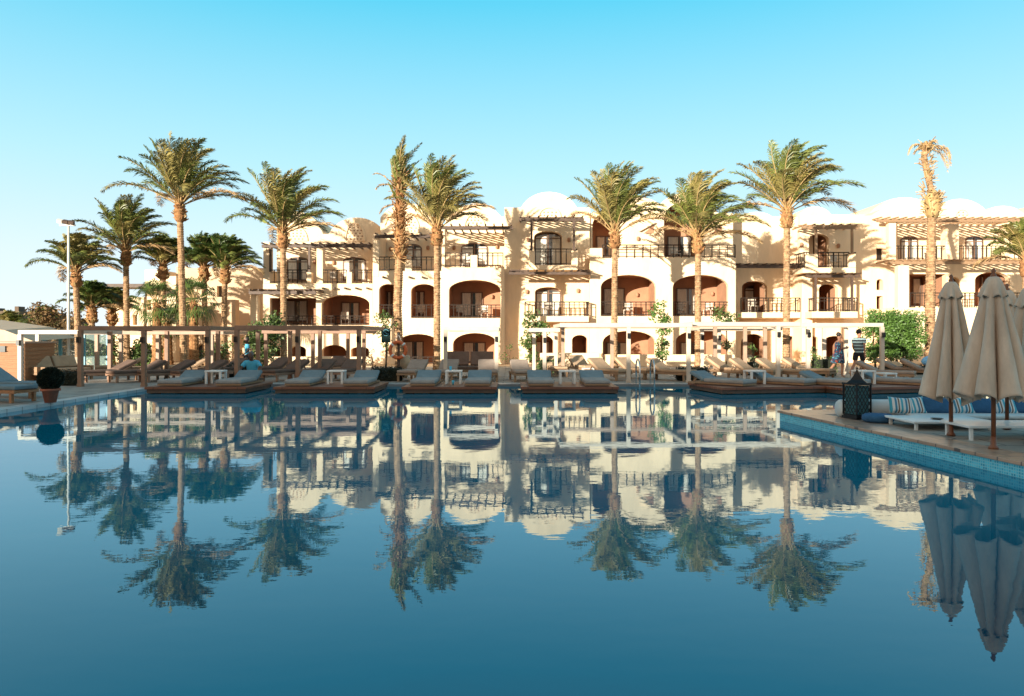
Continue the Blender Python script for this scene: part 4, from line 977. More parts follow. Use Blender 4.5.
table(316, 26.5, DECK, 0, 'small white table between the two dark loungers behind the second platform', .9)
table(885, 22.8, DECK, 20, 'white side table right of the walking man near the clipped bush', 1.0)
table(588, 27.2, DECK, 0, 'white side table far back left of the shadowed lounger', .9)
def cup(label, px, D, z, mm):
    m = MB((PX(px, D), D, z)); m.lathe((PX(px, D), D, z), [(.03, 0), (.042, .12), (.036, .12), (.026, .012)], 10); o = m.build('cup', mm, None); tag(o, label, 'cup')
cup('small blue cup on the deck boards under the table before the daybed', 453, PD - .1, .2, 'shirt_blue')
cup('small blue cup standing on the table before the daybed', 450.5, PD + .2, .612, 'shirt_blue')

# daybeds
def daybed(label, px, D, w, d, rz, mm, hb=.6):
    root = thing('daybed', label, 'daybed', (PX(px, D), D, DECK), R(rz))
    m = MB(); m.box(-w / 2, w / 2, -d / 2, d / 2, .22, .32)
    m.box(-w / 2, -w / 2 + .07, -d / 2, d / 2, .321, .5); m.box(w / 2 - .07, w / 2, -d / 2, d / 2, .321, .5); m.build('frame', 'teak_pale', root, bevel=.01)
    for x in (-w / 2 + .02, w / 2 - .1):
        for y in (-d / 2 + .02, d / 2 - .1):
            m = MB(); m.box(x, x + .08, y, y + .08, 0, .219); m.build('leg', 'teak_pale', root)
    m = MB(); m.box(-w / 2 + .08, w / 2 - .08, -d / 2 + .02, d / 2 - .02, .321, .43); m.build('seat_cushion', mm, root, bevel=.03)
    rot = Matrix.Rotation(R(62), 3, 'X')
    for s in (-1, 1):
        m = MB(); c = s * w / 4; m.box(c - w / 4 + .05, c + w / 4 - .02, .1, .1 + hb, .42, .52, rot=rot, piv=(0, .1, .43)); m.build('back_cushion', mm, root, bevel=.03)
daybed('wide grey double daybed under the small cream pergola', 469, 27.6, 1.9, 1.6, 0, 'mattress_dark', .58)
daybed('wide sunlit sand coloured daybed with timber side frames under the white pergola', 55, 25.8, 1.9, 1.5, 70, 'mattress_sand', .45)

# ladder
D = 23.3
root = thing('pool_ladder', 'pair of bright steel pool ladder rails at the far pool edge', 'pool ladder', (PX(646, D), D, DECK))
for px in (638.5, 653):
    x = PX(px, D); m = MB((PX(646, D), D, DECK)); P = [(x, D + .45, DECK - .02), (x, D + .45, .55)]
    for k in range(9): t = math.pi * k / 8; P.append((x, D + .12 + .33 * math.cos(t), .62 + .28 * math.sin(t)))
    P += [(x, D - .22, .3), (x, D - .24, -.5)]
    m.tube(P, .026, 8); m.build('rail', 'steel', root)
for z in (-.12, -.35):
    m = MB((PX(646, D), D, DECK)); m.box(PX(638.5, D), PX(653, D), D - .27, D - .19, z - .02, z); m.build('rung', 'steel', root)

# lifebuoy on its post, sign
D = 26.5; x = PX(398, D); z = PZ(350, D)
root = thing('lifebuoy', 'orange lifebuoy ring with white bands hanging on the post before the ragged palm', 'lifebuoy', (x, D, z))
m = MB((x, D, z)); Rr, r = .29, .065; n, k = 32, 10; vs = []; fs = []
for i in range(n):
    for j in range(k):
        a, b = 2 * math.pi * i / n, 2 * math.pi * j / k; vs.append((x + (Rr + r * math.cos(b)) * math.cos(a), D + r * math.sin(b), z + (Rr + r * math.cos(b)) * math.sin(a)))
for i in range(n):
    for j in range(k): fs.append((i * k + j, i * k + (j + 1) % k, ((i + 1) % n) * k + (j + 1) % k, ((i + 1) % n) * k + j))
m.add(vs, fs, 0, True); m.build('ring', 'orange', root)
for q in range(4):
    m = MB((x, D, z)); a = R(45 + 90 * q); P = []
    c = Vector((x + Rr * math.cos(a), D, z + Rr * math.sin(a))); u = Vector((-math.sin(a), 0, math.cos(a)))
    m.tube([c - u * .035, c + u * .035], .071, 10); m.build('band', 'white_plastic', root)
m = MB((x, D, z)); m.tube([(x - .12, D, z + .34), (x, D + .02, z + .62), (x + .12, D, z + .34)], .012, 5); m.build('rope', 'white_plastic', root)
m = MB((x, D + .16, DECK)); m.box(x - .05, x + .05, D + .09, D + .19, DECK - .02, z + .66); o = m.build('buoy_post', 'dark_wood', None, bevel=.01); tag(o, 'dark timber post holding up the lifebuoy', 'post')
D = 27.0; x = PX(386, D)
root = thing('sign', 'dark green sign board with a pale round emblem on a thin black post', 'sign', (x, D, DECK))
m = MB((x, D, DECK)); m.box(x - .025, x + .025, D + .02, D + .07, DECK, PZ(328, D)); m.build('post', 'black_metal', root)
m = MB((x, D, DECK)); m.box(x - .17, x + .17, D - .02, D + .018, PZ(342.5, D), PZ(328.3, D)); m.build('board', 'sign_green', root, bevel=.008)
m = MB((x, D, DECK)); c = Vector((x, D - .026, PZ(332.7, D))); n = 28
for rr_, a0, a1 in ((.115, 20, 340),):
    m.tube([c + Vector((rr_ * math.cos(R(a0 + (a1 - a0) * i / n)), 0, rr_ * math.sin(R(a0 + (a1 - a0) * i / n)))) for i in range(n + 1)], .010, 5)
m.tube([c + Vector((-.075 + .15 * i / 14, 0, .045 * math.cos(math.pi * i / 14 * 1.0 + .3))) for i in range(15)], .014, 5)
m.build('emblem', 'emblem', root)
# grey planter bin by the buoy
m = MB((PX(403, 27), 27, DECK)); m.lathe((PX(403.5, 27), 27, DECK), [(.14, 0), (.24, .5), (.25, .82), (.2, .85), (.17, .6)], 14); o = m.build('stone_planter', 'rock', None); tag(o, 'tapered stone planter beside the lifebuoy post', 'planter')

# floodlight mast
D = 30; x = PX(68.5, D); base = (x, D, DECK)
root = thing('floodlight_mast', 'thin pale mast with a row of floodlights on top at the far left', 'light mast', base)
m = MB(base); m.tube([(x, D, 0), (x, D, PZ(226, D))], [.065, .045], 10); m.build('pole', 'lamp_grey', root)
m = MB(base); m.box(x - .36, x + .28, D - .04, D + .04, PZ(226, D), PZ(224.5, D)); m.build('crossbar', 'lamp_grey', root)
for k in range(3):
    m = MB(base); xx = x - .30 + k * .24; rt = Matrix.Rotation(R(28), 3, 'X') @ Matrix.Rotation(R(12), 3, 'Y')
    m.box(xx - .10, xx + .10, D - .16, D - .02, PZ(222.8, D) - .02 - k*.03, PZ(219.8, D) - k*.03, rot=rt); m.build('floodlight', 'dark_wood' if k else 'lamp_grey', root)

# kiosk, canopy, glass screen
D = 24.6
root = thing('timber_kiosk', 'slatted timber bar kiosk with a small dark panel at the left edge', 'kiosk', (PX(5, D), D, DECK)); b_ = (PX(5, D), D, DECK)
m = MB(b_); x0, x1 = PX(-60, D), PX(24, D); zt = PZ(343, D)
k = 0; z = DECK
while z < zt - .05: m.box(x0 + .002, x1 - .002, D - .03, D - .002, z + .01, z + .135); m.box(x1 + .002, x1 + .03, D, D + 1.6, z + .01, z + .135); z += .15
m.build('slats', 'kiosk_wood', root)
m = MB(b_); m.box(x0, x1, D, D + 1.6, DECK, zt - .02); m.build('body', 'teak', root)
m = MB(b_); m.box(x0 - .1, x1 + .1, D - .1, D + 1.7, zt - .018, zt + .05); m.build('counter', 'pergola_paint', root)
m = MB(b_); m.box(PX(1, D), PX(6.5, D), D - .07, D - .031, PZ(352, D), PZ(346, D)); m.build('panel', 'black_metal', root)
D = 27
root = thing('sun_canopy', 'pale stretched fabric canopy with a sloping edge at the left edge above the kiosk', 'canopy', (PX(-5, D), D, DECK)); b_ = (PX(-5, D), D, DECK)
m = MB(b_); P = lambda a, b, d=0: (PX(a, D), D + d, PZ(b, D))
m.add([P(-70, 322), P(4, 330), P(33, 341), P(-70, 345), P(-70, 316, 3), P(0, 326, 3), P(28, 338, 3), P(-70, 341, 3)], [(0, 3, 2, 1), (4, 5, 6, 7), (0, 1, 5, 4), (1, 2, 6, 5), (3, 7, 6, 2), (0, 4, 7, 3)])
m.build('fabric', 'canopy_white', root, recalc=True)
for a in (-60, 24):
    m = MB(b_); m.tube([(PX(a, D), D + 1.5, DECK), (PX(a, D), D + 1.5, PZ(339, D))], .04, 8); m.build('pole', 'lamp_grey', root)
D = 30; b_ = (PX(60, D), D, DECK)
root = thing('glass_screen', 'glass wind screen with teal posts before the russet tree at the left', 'screen', b_)
for px in (35, 44.5, 60.5, 84, 108):
    m = MB(b_); x = PX(px, D); m.box(x - .06, x + .06, D - .04, D + .04, DECK, PZ(333, D)); m.build('post', 'teal_paint', root)
for a, b in ((35, 44.5), (44.5, 60.5), (60.5, 84), (84, 108)):
    m = MB(b_); m.box(PX(a, D) + .062, PX(b, D) - .062, D - .006, D + .006, DECK + .05, PZ(334, D)); m.build('glass_pane', 'clear_glass', root)

# garden wall pieces behind the deck loungers (low white walls)
for a, b, D, t, lab in ((262, 372, 36.5, 356.5, 'low cream garden wall before the left hotel bays'), (540, 600, 36.5, 353, 'low cream garden wall under the central bay'), (604, 735, 37, 354.5, 'low cream garden wall before the vaulted bays')):
    m = MB((PX((a + b) / 2, D), D, DECK)); m.box(PX(a, D), PX(b, D), D, D + .25, DECK - .02, PZ(t, D)); o = m.build('garden_wall', 'plaster', None, bevel=.04); tag(o, lab, 'wall')

# potted ball
D = 17.0; x = PX(50.5, D); b_ = (x, D, DECK)
root = thing('potted_bush', 'dark clipped ball bush in a terracotta pot at the pool corner on the left', 'potted plant', b_)
m = MB(b_); m.lathe((x, D, DECK), [(.12, 0), (.175, .27), (.21, .275), (.215, .33), (.18, .33), (.16, .28)], 18); m.build('pot', 'terracotta', root)
m = MB(b_); rnd = random.Random(3); cc = Vector((x, D, DECK + .56))
for i in range(2600):
    u = Vector((rnd.gauss(0, 1), rnd.gauss(0, 1), rnd.gauss(0, 1))).normalized(); p = cc + u * .25 * rnd.uniform(.92, 1.04); a = u.cross(Vector((rnd.uniform(-1, 1), rnd.uniform(-1, 1), rnd.uniform(-1, 1)))).normalized(); b = (u + a * .6).normalized()
    m.add([p, p + (a + b) * .02, p + b * .045, p + (b - a) * .02], [(0, 1, 2, 3)])
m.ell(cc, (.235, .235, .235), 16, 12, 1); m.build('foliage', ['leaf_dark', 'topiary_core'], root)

# ---------------------------------------------------------------- right island
IL = [(5.19, 14.1), (6.62, 2.0), (16, 2.0), (16, 15.2)]
def island():
    cx, cy = 9, 9; base = (cx, cy, 0)
    root = thing('seating_island', 'raised seating island with mosaic tiled side and a stone coping reaching into the pool', 'island', base)
    m = MB(base); L_ = [(5.23, 14.06), (6.66, 1.96), (16.0, 1.96), (16.0, 15.2)]
    v = [(x, y, z) for z in (-.6, .15) for x, y in L_]
    m.add(v, [(0, 1, 5, 4), (1, 2, 6, 5), (2, 3, 7, 6), (3, 0, 4, 7), (4, 5, 6, 7)]); m.build('tiled_side', 'pool_tile', root)
    inn = [(5.80, 13.4), (7.18, 2.0), (16.0, 2.0), (16.0, 14.55)]; out = [(5.19, 14.1), (6.62, 1.93), (16.02, 1.93), (16.02, 15.25)]
    m = MB(base); flat = out + inn
    v = [(x, y, z) for z in (.20, .152) for x, y in flat]
    f = []
    for i in range(4):
        j = (i + 1) % 4; f += [(i, j, 4 + j, 4 + i), (8 + i, 12 + i, 12 + j, 8 + j), (i, 8 + i, 8 + j, j), (4 + i, 4 + j, 12 + j, 12 + i)]
    m.add(v, f); m.build('coping', 'coping_stone', root, bevel=.008, recalc=True)
    m = MB(base); v = [(x, y, .19) for x, y in inn]; m.add(v, [(0, 1, 2, 3)]); m.build('floor', 'paving', root)
island()
IZ = .2
# lantern
D = 12.7; x = PX(857, D); b_ = (x, D, IZ)
root = thing('lantern', 'large black lattice lantern with a pointed roof on the island coping', 'lantern', b_, R(18)); root.scale = (.64, .64, .90)
def lb(name, fn, mm, parent=root, **k):
    m = MB(); fn(m); return m.build(name, mm, parent, **k)
W = .24
lb('base', lambda m: (m.box(-W - .03, W + .03, -W - .03, W + .03, 0, .05), m.box(-W, W, -W, W, .051, .08)), 'black_metal')
def cage(m):
    for sx in (-1, 1):
        for sy in (-1, 1): m.box(sx * W - .018, sx * W + .018, sy * W - .018, sy * W + .018, .081, .66)
    for s in (-1, 1):
        for z0 in (.10, .37):
            for k in range(2):
                for (u0, u1) in ((-W + k * W, -W + (k + 1) * W),):
                    for a, b in (((u0, z0), (u1, z0 + .27)), ((u1, z0), (u0, z0 + .27)), (((u0 + u1) / 2, z0), (u0, z0 + .135)), (((u0 + u1) / 2, z0), (u1, z0 + .135)), (((u0 + u1) / 2, z0 + .27), (u0, z0 + .135)), (((u0 + u1) / 2, z0 + .27), (u1, z0 + .135))):
                        m.bar((a[0], s * W, a[1]), (b[0], s * W, b[1]), .013); m.bar((s * W, a[0], a[1]), (s * W, b[0], b[1]), .013)
lb('lattice', cage, 'black_metal')
lb('glass', lambda m: m.box(-W + .03, W - .03, -W + .03, W - .03, .09, .64), 'frosted')
lb('roof', lambda m: (m.box(-W - .03, W + .03, -W - .03, W + .03, .661, .70), m.lathe((0, 0, .70), [((W + .02) * 1.41, 0), (.22, .06), (.10, .16), (.05, .22), (.02, .26)], 4, sm=False), m.lathe((0, 0, .95), [(.01, 0), (.03, .02), (.012, .05), (.004, .10)], 8)), 'black_metal')

# sofa with cushions
root = thing('lounge_sofa', 'long white low lounge sofa on the island behind the closed parasols', 'sofa', (9.2, 12.6, IZ))
b_ = (9.2, 12.6, IZ)
m = MB(b_); m.box(6.75, 13.5, 12.1, 12.95, IZ, IZ + .05); m.build('base', 'sofa_white', root, bevel=.03)
m = MB(b_); m.box(6.8, 13.5, 12.05, 12.9, IZ + .052, IZ + .12); m.build('seat', 'sofa_white', root, bevel=.04)
m = MB(b_); m.tube([(5.86, 12.95, IZ + .15), (5.90, 12.95, IZ + .15), (13.5, 12.95, IZ + .15)], [.13, .16, .16], 16); m.build('bolster', 'sofa_white', root)
def cushion(label, px, mm, rz, w=.55):
    D = 12.45; x = PX(px, D); root = MB(); n = 12; vs = []; fs = []
    for s in (-1, 1):
        for i in range(n + 1):
            for j in range(n + 1):
                u, v = i / n * 2 - 1, j / n * 2 - 1; t = max(0, (1 - u ** 4) * (1 - v ** 4)) ** .5
                vs.append((u * w / 2 * (1 - .06 * (1 - v * v)), s * .10 * t, v * .21 * (1 - .08 * (1 - u * u))))
    q = (n + 1) ** 2
    for s in (0, 1):
        for i in range(n):
            for j in range(n):
                a = s * q + i * (n + 1) + j; f = (a, a + n + 1, a + n + 2, a + 1); fs.append(f if s == 0 else f[::-1])
    root.add(vs, fs, 0, True); o = root.build('cushion', mm, None); o.scale = (.86, .7, .72); o.location = (x, D + .02, IZ + .245); o.rotation_euler = (R(-24), R(rz), R(-4)); tag(o, label, 'cushion', 'cushions on the lounge sofa')
cushion('striped cushion lying at the left end of the lounge sofa', 902, 'cushion_striped', 4, .50)
cushion('second striped cushion, beside the left blue one on the sofa', 914, 'cushion_striped', -5, .45)
cushion('plain blue cushion seen left of the first parasol pole', 935, 'cushion_blue', 3, .62)
cushion('striped cushion seen between the two parasol poles', 961, 'cushion_striped', -4, .5)
cushion('plain blue cushion seen between the parasol poles', 981, 'cushion_blue', 4, .62)
cushion('striped cushion seen right of the front parasol pole', 1004, 'cushion_striped', -3, .5)
cushion('plain blue cushion at the right picture edge', 1024, 'cushion_blue', 4, .62)
def lowtable(label, x0, x1, y0, y1, z):
    b_ = ((x0 + x1) / 2, (y0 + y1) / 2, IZ - .01); root = thing('coffee_table', label, 'table', b_, 0, 'white coffee tables before the sofa')
    m = MB(b_); m.box(x0, x1, y0, y1, z - .035, z); m.build('table_top', 'table_white', root, bevel=.01)
    for x in (x0 + .05, x1 - .1):
        for y in (y0 + .05, y1 - .1): m = MB(b_); m.box(x, x + .04, y, y + .04, IZ - .01, z - .036); m.build('leg', 'table_white', root)
lowtable('long white coffee table left of the front parasol pole', 6.2, 7.5, 11.1, 12.0, .33)
lowtable('white coffee table at the right picture edge behind the front pole', 6.35, 8.2, 10.0, 10.7, .40)
m = MB((PX(884, 12), 12.2, IZ)); m.lathe((PX(884, 12), 12.2, IZ), [(.22, 0), (.25, .03), (.25, .10), (.2, .13), (.02, .13)], 20); o = m.build('pouf', 'cushion_blue', None); tag(o, 'round blue seat pouf at the left end of the sofa', 'pouf')
m = MB((PX(947, 10.9), 10.9, .52)); m.lathe((PX(937, 11.4), 11.4, .331), [(.05, 0), (.09, .015), (.09, .02), (.02, .02)], 14); o = m.build('ashtray', 'black_metal', None); tag(o, 'small dark ashtray on the long white coffee table', 'ashtray')

# closed parasols
def parasol(label, px, D, zbase, ztop, zhem, rb, seed, ncap=.2, folds=7, rz=0, ph=0):
    rnd = random.Random(seed); x = PX(px, D); b_ = (x, D, zbase)
    root = thing('parasol', label, 'parasol', b_, rz, 'closed beige parasols on the island')
    h = ztop - zbase
    m = MB(); m.tube([(0, 0, 0), (0, 0, h - .12)], .028, 10); m.build('pole', 'pole_wood', root)
    m = MB(); m.lathe((0, 0, h - .15), [(.055, 0), (.06, .02), (.03, .05), (.035, .07), (.018, .10), (.03, .125), (.016, .15), (.004, .16)], 10); m.build('finial', 'pole_wood', root)
    zc = h - .13; zh = zhem - zbase; N = 192; K = 44
    amp = [rnd.uniform(.55, 1.35) for _ in range(folds)]; hem = [rnd.uniform(-.07, .06) for _ in range(folds)]; off = [rnd.uniform(-.16, .16) for _ in range(folds)]
    vs = []; fs = []
    for k in range(K + 1):
        t = k / K
        Rz = .085 + (rb - .085) * t; 
        for j in range(N):
            th = 2 * math.pi * j / N; q = th / (2 * math.pi) * folds + .3 * math.sin(th + ph); i = int(q) % folds; u = (q % 1)
            c = abs(2 * u - 1)               # 1 at ribs
            fold = .5 + .5 * math.cos(2 * math.pi * u); fold = fold ** .8
            r = Rz * (1 - (.42 * min(1, t * 1.6 + .25)) * amp[i] * (1 - fold) * 1.25) * (1 + .07 * math.sin(2 * th + seed) * t + .015 * math.sin(9 * th + 3 * t + seed) * t + .012 * math.sin(17 * t + 5 * th + seed) * math.sin(3 * th + 7 * t))
            tw = th + .16 * t * math.sin(q * 2 * math.pi)
            dz = hem[i] * .5 * math.sin(math.pi * u) * t ** 3 - .12 * math.sin(math.pi * u) ** 2 * t ** 3
            vs.append((r * math.cos(tw), r * math.sin(tw), zc + (zh - zc) * t + dz))
    for k in range(K):
        for j in range(N): fs.append((k * N + j, (k + 1) * N + j, (k + 1) * N + (j + 1) % N, k * N + (j + 1) % N))
    m = MB(); m.add(vs, fs, 0, True); o = m.build('canopy', 'canvas', root)
    so = o.modifiers.new('thick', 'SOLIDIFY'); so.thickness = .006
    vs = []; fs = []; K2 = 12; Hc = ncap
    for k in range(K2 + 1):
        t = k / K2; Rz = .05 + (rb * .24) * (t ** .6)
        for j in range(N):
            th = 2 * math.pi * j / N; c = math.cos(th * folds * 1.0 + ph); r = Rz * (1 + .17 * c * t ** 1.5 + .05 * math.sin(5 * th + seed) * t)
            vs.append((r * math.cos(th), r * math.sin(th), zc + .03 - Hc * t - .022 * (1 - c) * t ** 2))
    for k in range(K2):
        for j in range(N): fs.append((k * N + j, (k + 1) * N + j, (k + 1) * N + (j + 1) % N, k * N + (j + 1) % N))
    m = MB(); m.add(vs, fs, 0, True); o = m.build('top_flap', 'canvas', root); so = o.modifiers.new('thick', 'SOLIDIFY'); so.thickness = .006
    m = MB(); m.lathe((0, 0, 0), [(.06, 0), (.055, .03), (.035, .05), (.032, .16)], 14); m.build('base_sleeve', 'pole_wood', root)
D = 9.25; parasol('front closed beige parasol, largest of the group', 993.5, D, IZ, PZ(269, D), PZ(393, D), .43, 3, .24, ph=.6)
D = 10.5; parasol('left closed beige parasol of the group', 951, D, IZ, PZ(275, D), PZ(395, D), .41, 5, .22, ph=2.0, rz=.9)
D = 11.2; parasol('closed beige parasol half hidden behind the front one', 1007, D, IZ, PZ(284, D), PZ(392, D), .44, 8, .22, ph=1.1)
D = 9.7; parasol('closed beige parasol cut by the right picture edge', 1029, D, IZ, PZ(280, D), PZ(391, D), .44, 11, .24, ph=.2, rz=.3)

# blue towel rolled over lounger back
D = 25.8; m = MB((PX(928, D), D, .6)); rt = Matrix.Rotation(R(-20), 3, 'Y'); m.ell((PX(928, D), D, .78), (.24, .16, .15), 14, 10, rot=rt); m.ell((PX(933, D), D + .05, .62), (.2, .16, .12), 12, 8)
o = m.build('beach_towel', 'towel_blue', None); tag(o, 'bright blue bundled beach towel on a lounger left of the closed parasols', 'towel')
# sunbed towels etc, boulder by the hedge
m = MB((PX(893, 30), 29.6, DECK)); m.ell((PX(889, 30), 29.6, .30), (.38, .3, .32), 10, 7); m.ell((PX(882, 30), 29.5, .42), (.18, .2, .25), 9, 6); o = m.build('boulder', 'rock', None); tag(o, 'rough tan boulder in the gap of the big clipped hedge', 'boulder')

# balcony chairs
def chair(px, pyb, D, rz, label):
    if 'chair' not in protos:
        r_ = bpy.data.objects.new('balcony_chair', None); COL.objects.link(r_)
        m = MB(); m.box(-.27, .27, -.25, .25, .40, .45); m.build('seat', 'chair_cane', r_, bevel=.01)
        m = MB(); m.box(-.27, .27, .22, .26, .451, .92); m.box(-.27, -.23, -.22, .22, .62, .66); m.box(.23, .27, -.22, .22, .62, .66); m.build('backrest', 'chair_cane', r_, bevel=.01)
        for x in (-.26, .22):
            for y in (-.24, .2): m = MB(); m.box(x, x + .04, y, y + .04, 0, .399); m.build('leg', 'chair_cane', r_)
        protos['chair'] = r_; r_.scale = (.85,) * 3
    else: r_ = copy_tree(protos['chair'])
    r_.location = (PX(px, D), D, PZ(pyb, D - .0)); r_.rotation_euler = (0, 0, R(rz)); tag(r_, label, 'chair', 'pale chairs on the balconies')
def flo(py, D0): return PZ(py, D0)
CH = [(334, 283.5, 40.9, 20, 'second top balcony from the left'), (292, 283.5, 40.9, -20, 'leftmost top balcony'), (417, 271, 40.4, 30, 'top balcony behind the bushy palm'), (467, 267.5, 40.4, -25, 'top balcony left of the central dome'),
      (461, 318, 40.4, 25, 'middle arch left of the central bay, at its left side'), (483, 318, 40.4, -25, 'middle arch left of the central bay, at its right side'), (345, 325, 40.9, 15, 'middle arch of the leftmost section'),
      (421, 318, 40.4, 10, 'narrow middle arch beside the bushy palm'), (628, 316, 40.4, -20, 'first wide middle arch right of the central bay'), (682, 316, 40.4, 15, 'second wide middle arch, left side'), (708, 316, 40.4, -30, 'second wide middle arch, right side'),
      (549, 316, 39.7, 10, 'central lower balcony'), (676, 258, 40.4, 20, 'top terrace of the last vaulted bay'), (753, 312.2, 41.2, 0, 'recessed balcony between the two hotel blocks'), (836, 267.5, 40.1, 15, 'top projecting balcony of the right wing'), (930, 263, 41.6, 0, 'long top balcony of the right wing')]
for px, py, D0, rz, lab in CH:
    off = 1.3 if D0 > 40.3 and lab.find('projecting') < 0 and lab.find('recessed') < 0 else .7
    chair(px, py, D0 + off, rz, 'small pale chair on the ' + lab); o = [q for q in scene.collection.objects if q.get('label') == 'small pale chair on the ' + lab][0]
    o.location.z = PZ(py, D0) + .016
# ---------------------------------------------------------------- people
def skin_mesh(name, joints, edges, mat_, parent, root=0, sub=2):
    me = bpy.data.meshes.new(name); me.from_pydata([j[0] for j in joints], edges, []); me.materials.append(M[mat_])
    o = bpy.data.objects.new(name, me); COL.objects.link(o); o.parent = parent
    s = o.modifiers.new('skin', 'SKIN'); s.use_smooth_shade = True
    for i, j in enumerate(joints):
        r = j[1]; sv = me.skin_vertices[0].data[i]; sv.radius = r if hasattr(r, '__len__') else (r, r); sv.use_root = (i == root)
    ss = o.modifiers.new('sub', 'SUBSURF'); ss.levels = sub; ss.render_levels = sub
    dg = bpy.context.evaluated_depsgraph_get(); ev = o.evaluated_get(dg); m2 = bpy.data.meshes.new_from_object(ev)
    o.modifiers.clear(); o.data = m2
    if not m2.materials: m2.materials.append(M[mat_])
    for p in m2.polygons: p.use_smooth = True
    return o
def hand(mb, wrist, d, side, sc=1.0):
    """palm, four fingers and a thumb from the wrist along d"""
    wrist = Vector(wrist); d = Vector(d).normalized(); s = (Vector(side) - d * Vector(side).dot(d)).normalized(); n = d.cross(s)
    def seg(p, q, r0, r1): mb.tube([p, p.lerp(q, .5) + n * .004, q], [r0, (r0 + r1) / 2, r1], 6)
    pc = wrist + d * .05; 
    mb.tube([wrist - d * .02, wrist + d * .02, wrist + d * .09], [.024, .030, .034], 8)
    for k, (o, L) in enumerate(((-.028, .06), (-.010, .075), (.010, .08), (.028, .07))):
        a = wrist + d * .085 + s * o; b = a + d * L * .55 + n * .008; c = b + d * L * .4 + n * .022
        mb.tube([a, b, c], [.010, .009, .007], 6)
    a = wrist + d * .03 + s * .03; mb.tube([a, a + (d * .6 + s * .6) * .04, a + (d * .9 + s * .4) * .075 + n * .01], [.012, .011, .008], 6)
def person(label, loc, rz, pose, skin='skin', hairm='hair', sc=1.0, hair_long=False):
    root = thing('person', label, 'person', loc, rz); root.scale = (sc,) * 3
    J = pose['J']; nm = list(J.keys()); idx = {n: i for i, n in enumerate(nm)}
    rad = dict(pelvis=(.135, .10), waist=(.115, .085), chest=(.145, .085), neck0=(.055, .05), neck=(.055, .055), head0=(.075, .085), head1=(.078, .095), head2=(.06, .07),
               shl=.055, shr=.055, ell=.040, elr=.040, wrl=.026, wrr=.026, hipl=.085, hipr=.085, knl=.056, knr=.056, anl=.036, anr=.036, hel=.036, her=.036, tol=.026, tor=.026)
    E = [('pelvis', 'waist'), ('waist', 'chest'), ('chest', 'neck0'), ('neck0', 'neck'), ('neck', 'head0'), ('head0', 'head1'), ('head1', 'head2'), ('chest', 'shl'), ('shl', 'ell'), ('ell', 'wrl'), ('chest', 'shr'), ('shr', 'elr'), ('elr', 'wrr'),
         ('pelvis', 'hipl'), ('hipl', 'knl'), ('knl', 'anl'), ('anl', 'tol'), ('pelvis', 'hipr'), ('hipr', 'knr'), ('knr', 'anr'), ('anr', 'tor')]
    body = skin_mesh('body', [(J[n], rad[n]) for n in nm], [(idx[a], idx[b]) for a, b in E], skin, root, root=idx['pelvis'])
    # face and hands joined into the body mesh
    mb = MB(); h = Vector(J['head1']); f = Vector(pose.get('face', (0, -1, 0))).normalized(); s = f.cross(Vector((0, 0, 1))).normalized()
    rot = Matrix((s, -f, Vector((0, 0, 1)))).transposed()
    mb.ell(h + Vector((0, 0, .01)), (.076, .095, .118), 16, 12, rot=rot)
    mb.bar(h + f * .088 + Vector((0, 0, .005)), h + f * .112 - Vector((0, 0, .022)), .02, .02)
    for q in (-1, 1): mb.ell(h + s * q * .078, (.012, .02, .03), 8, 6)
    for a in 'lr':
        d = Vector(J['wr' + a]) - Vector(J['el' + a]); hand(mb, J['wr' + a], d, Vector((0, -1, 0)) if abs(d.normalized().y) < .8 else Vector((1, 0, 0)))
    tmp = mb.build('tmp', skin, None); bm = bmesh.new(); bm.from_mesh(body.data); bm.from_mesh(tmp.data); bm.to_mesh(body.data); bm.free(); bpy.data.objects.remove(tmp)
    mb = MB()
    for q in (-1, 1): mb.ell(h + f * .084 + s * q * .03 + Vector((0, 0, .015)), (.012, .012, .008), 8, 6)
    mb.build('eyes', 'hair', root)
    mb = MB(); mb.bar(h + f * .093 - Vector((0, 0, .05)) - s * .022, h + f * .093 - Vector((0, 0, .05)) + s * .022, .008, .012); mb.build('mouth', 'orange', root)
    mb = MB(); mb.ell(h - f * .022 + Vector((0, 0, .038)), (.088, .100, .105), 16, 10, rot=rot)
    if hair_long: mb.ell(h - f * .09 + Vector((0, 0, .03)), (.05, .05, .05), 10, 8)
    mb.build('hair', hairm, root)
    return root, J
def cloth(name, m_, root, pts, edges, r): return skin_mesh(name, [(p, q) for p, q in zip(pts, r)], edges, m_, root)
def loft(name, m_, root, rings, n=24, wob=0.0):
    mb = MB(); vs = []
    for (c, rx, ry) in rings:
        for j in range(n):
            t = 2 * math.pi * j / n; k = 1 + wob * math.sin(6 * t); vs.append(Vector(c) + Vector((rx * math.cos(t) * k, ry * math.sin(t) * k, 0)))
    fs = [(i * n + j, i * n + (j + 1) % n, (i + 1) * n + (j + 1) % n, (i + 1) * n + j) for i in range(len(rings) - 1) for j in range(n)]
    mb.add(vs, fs, 0, True); o = mb.build(name, m_, root); s = o.modifiers.new('t', 'SOLIDIFY'); s.thickness = .01; return o
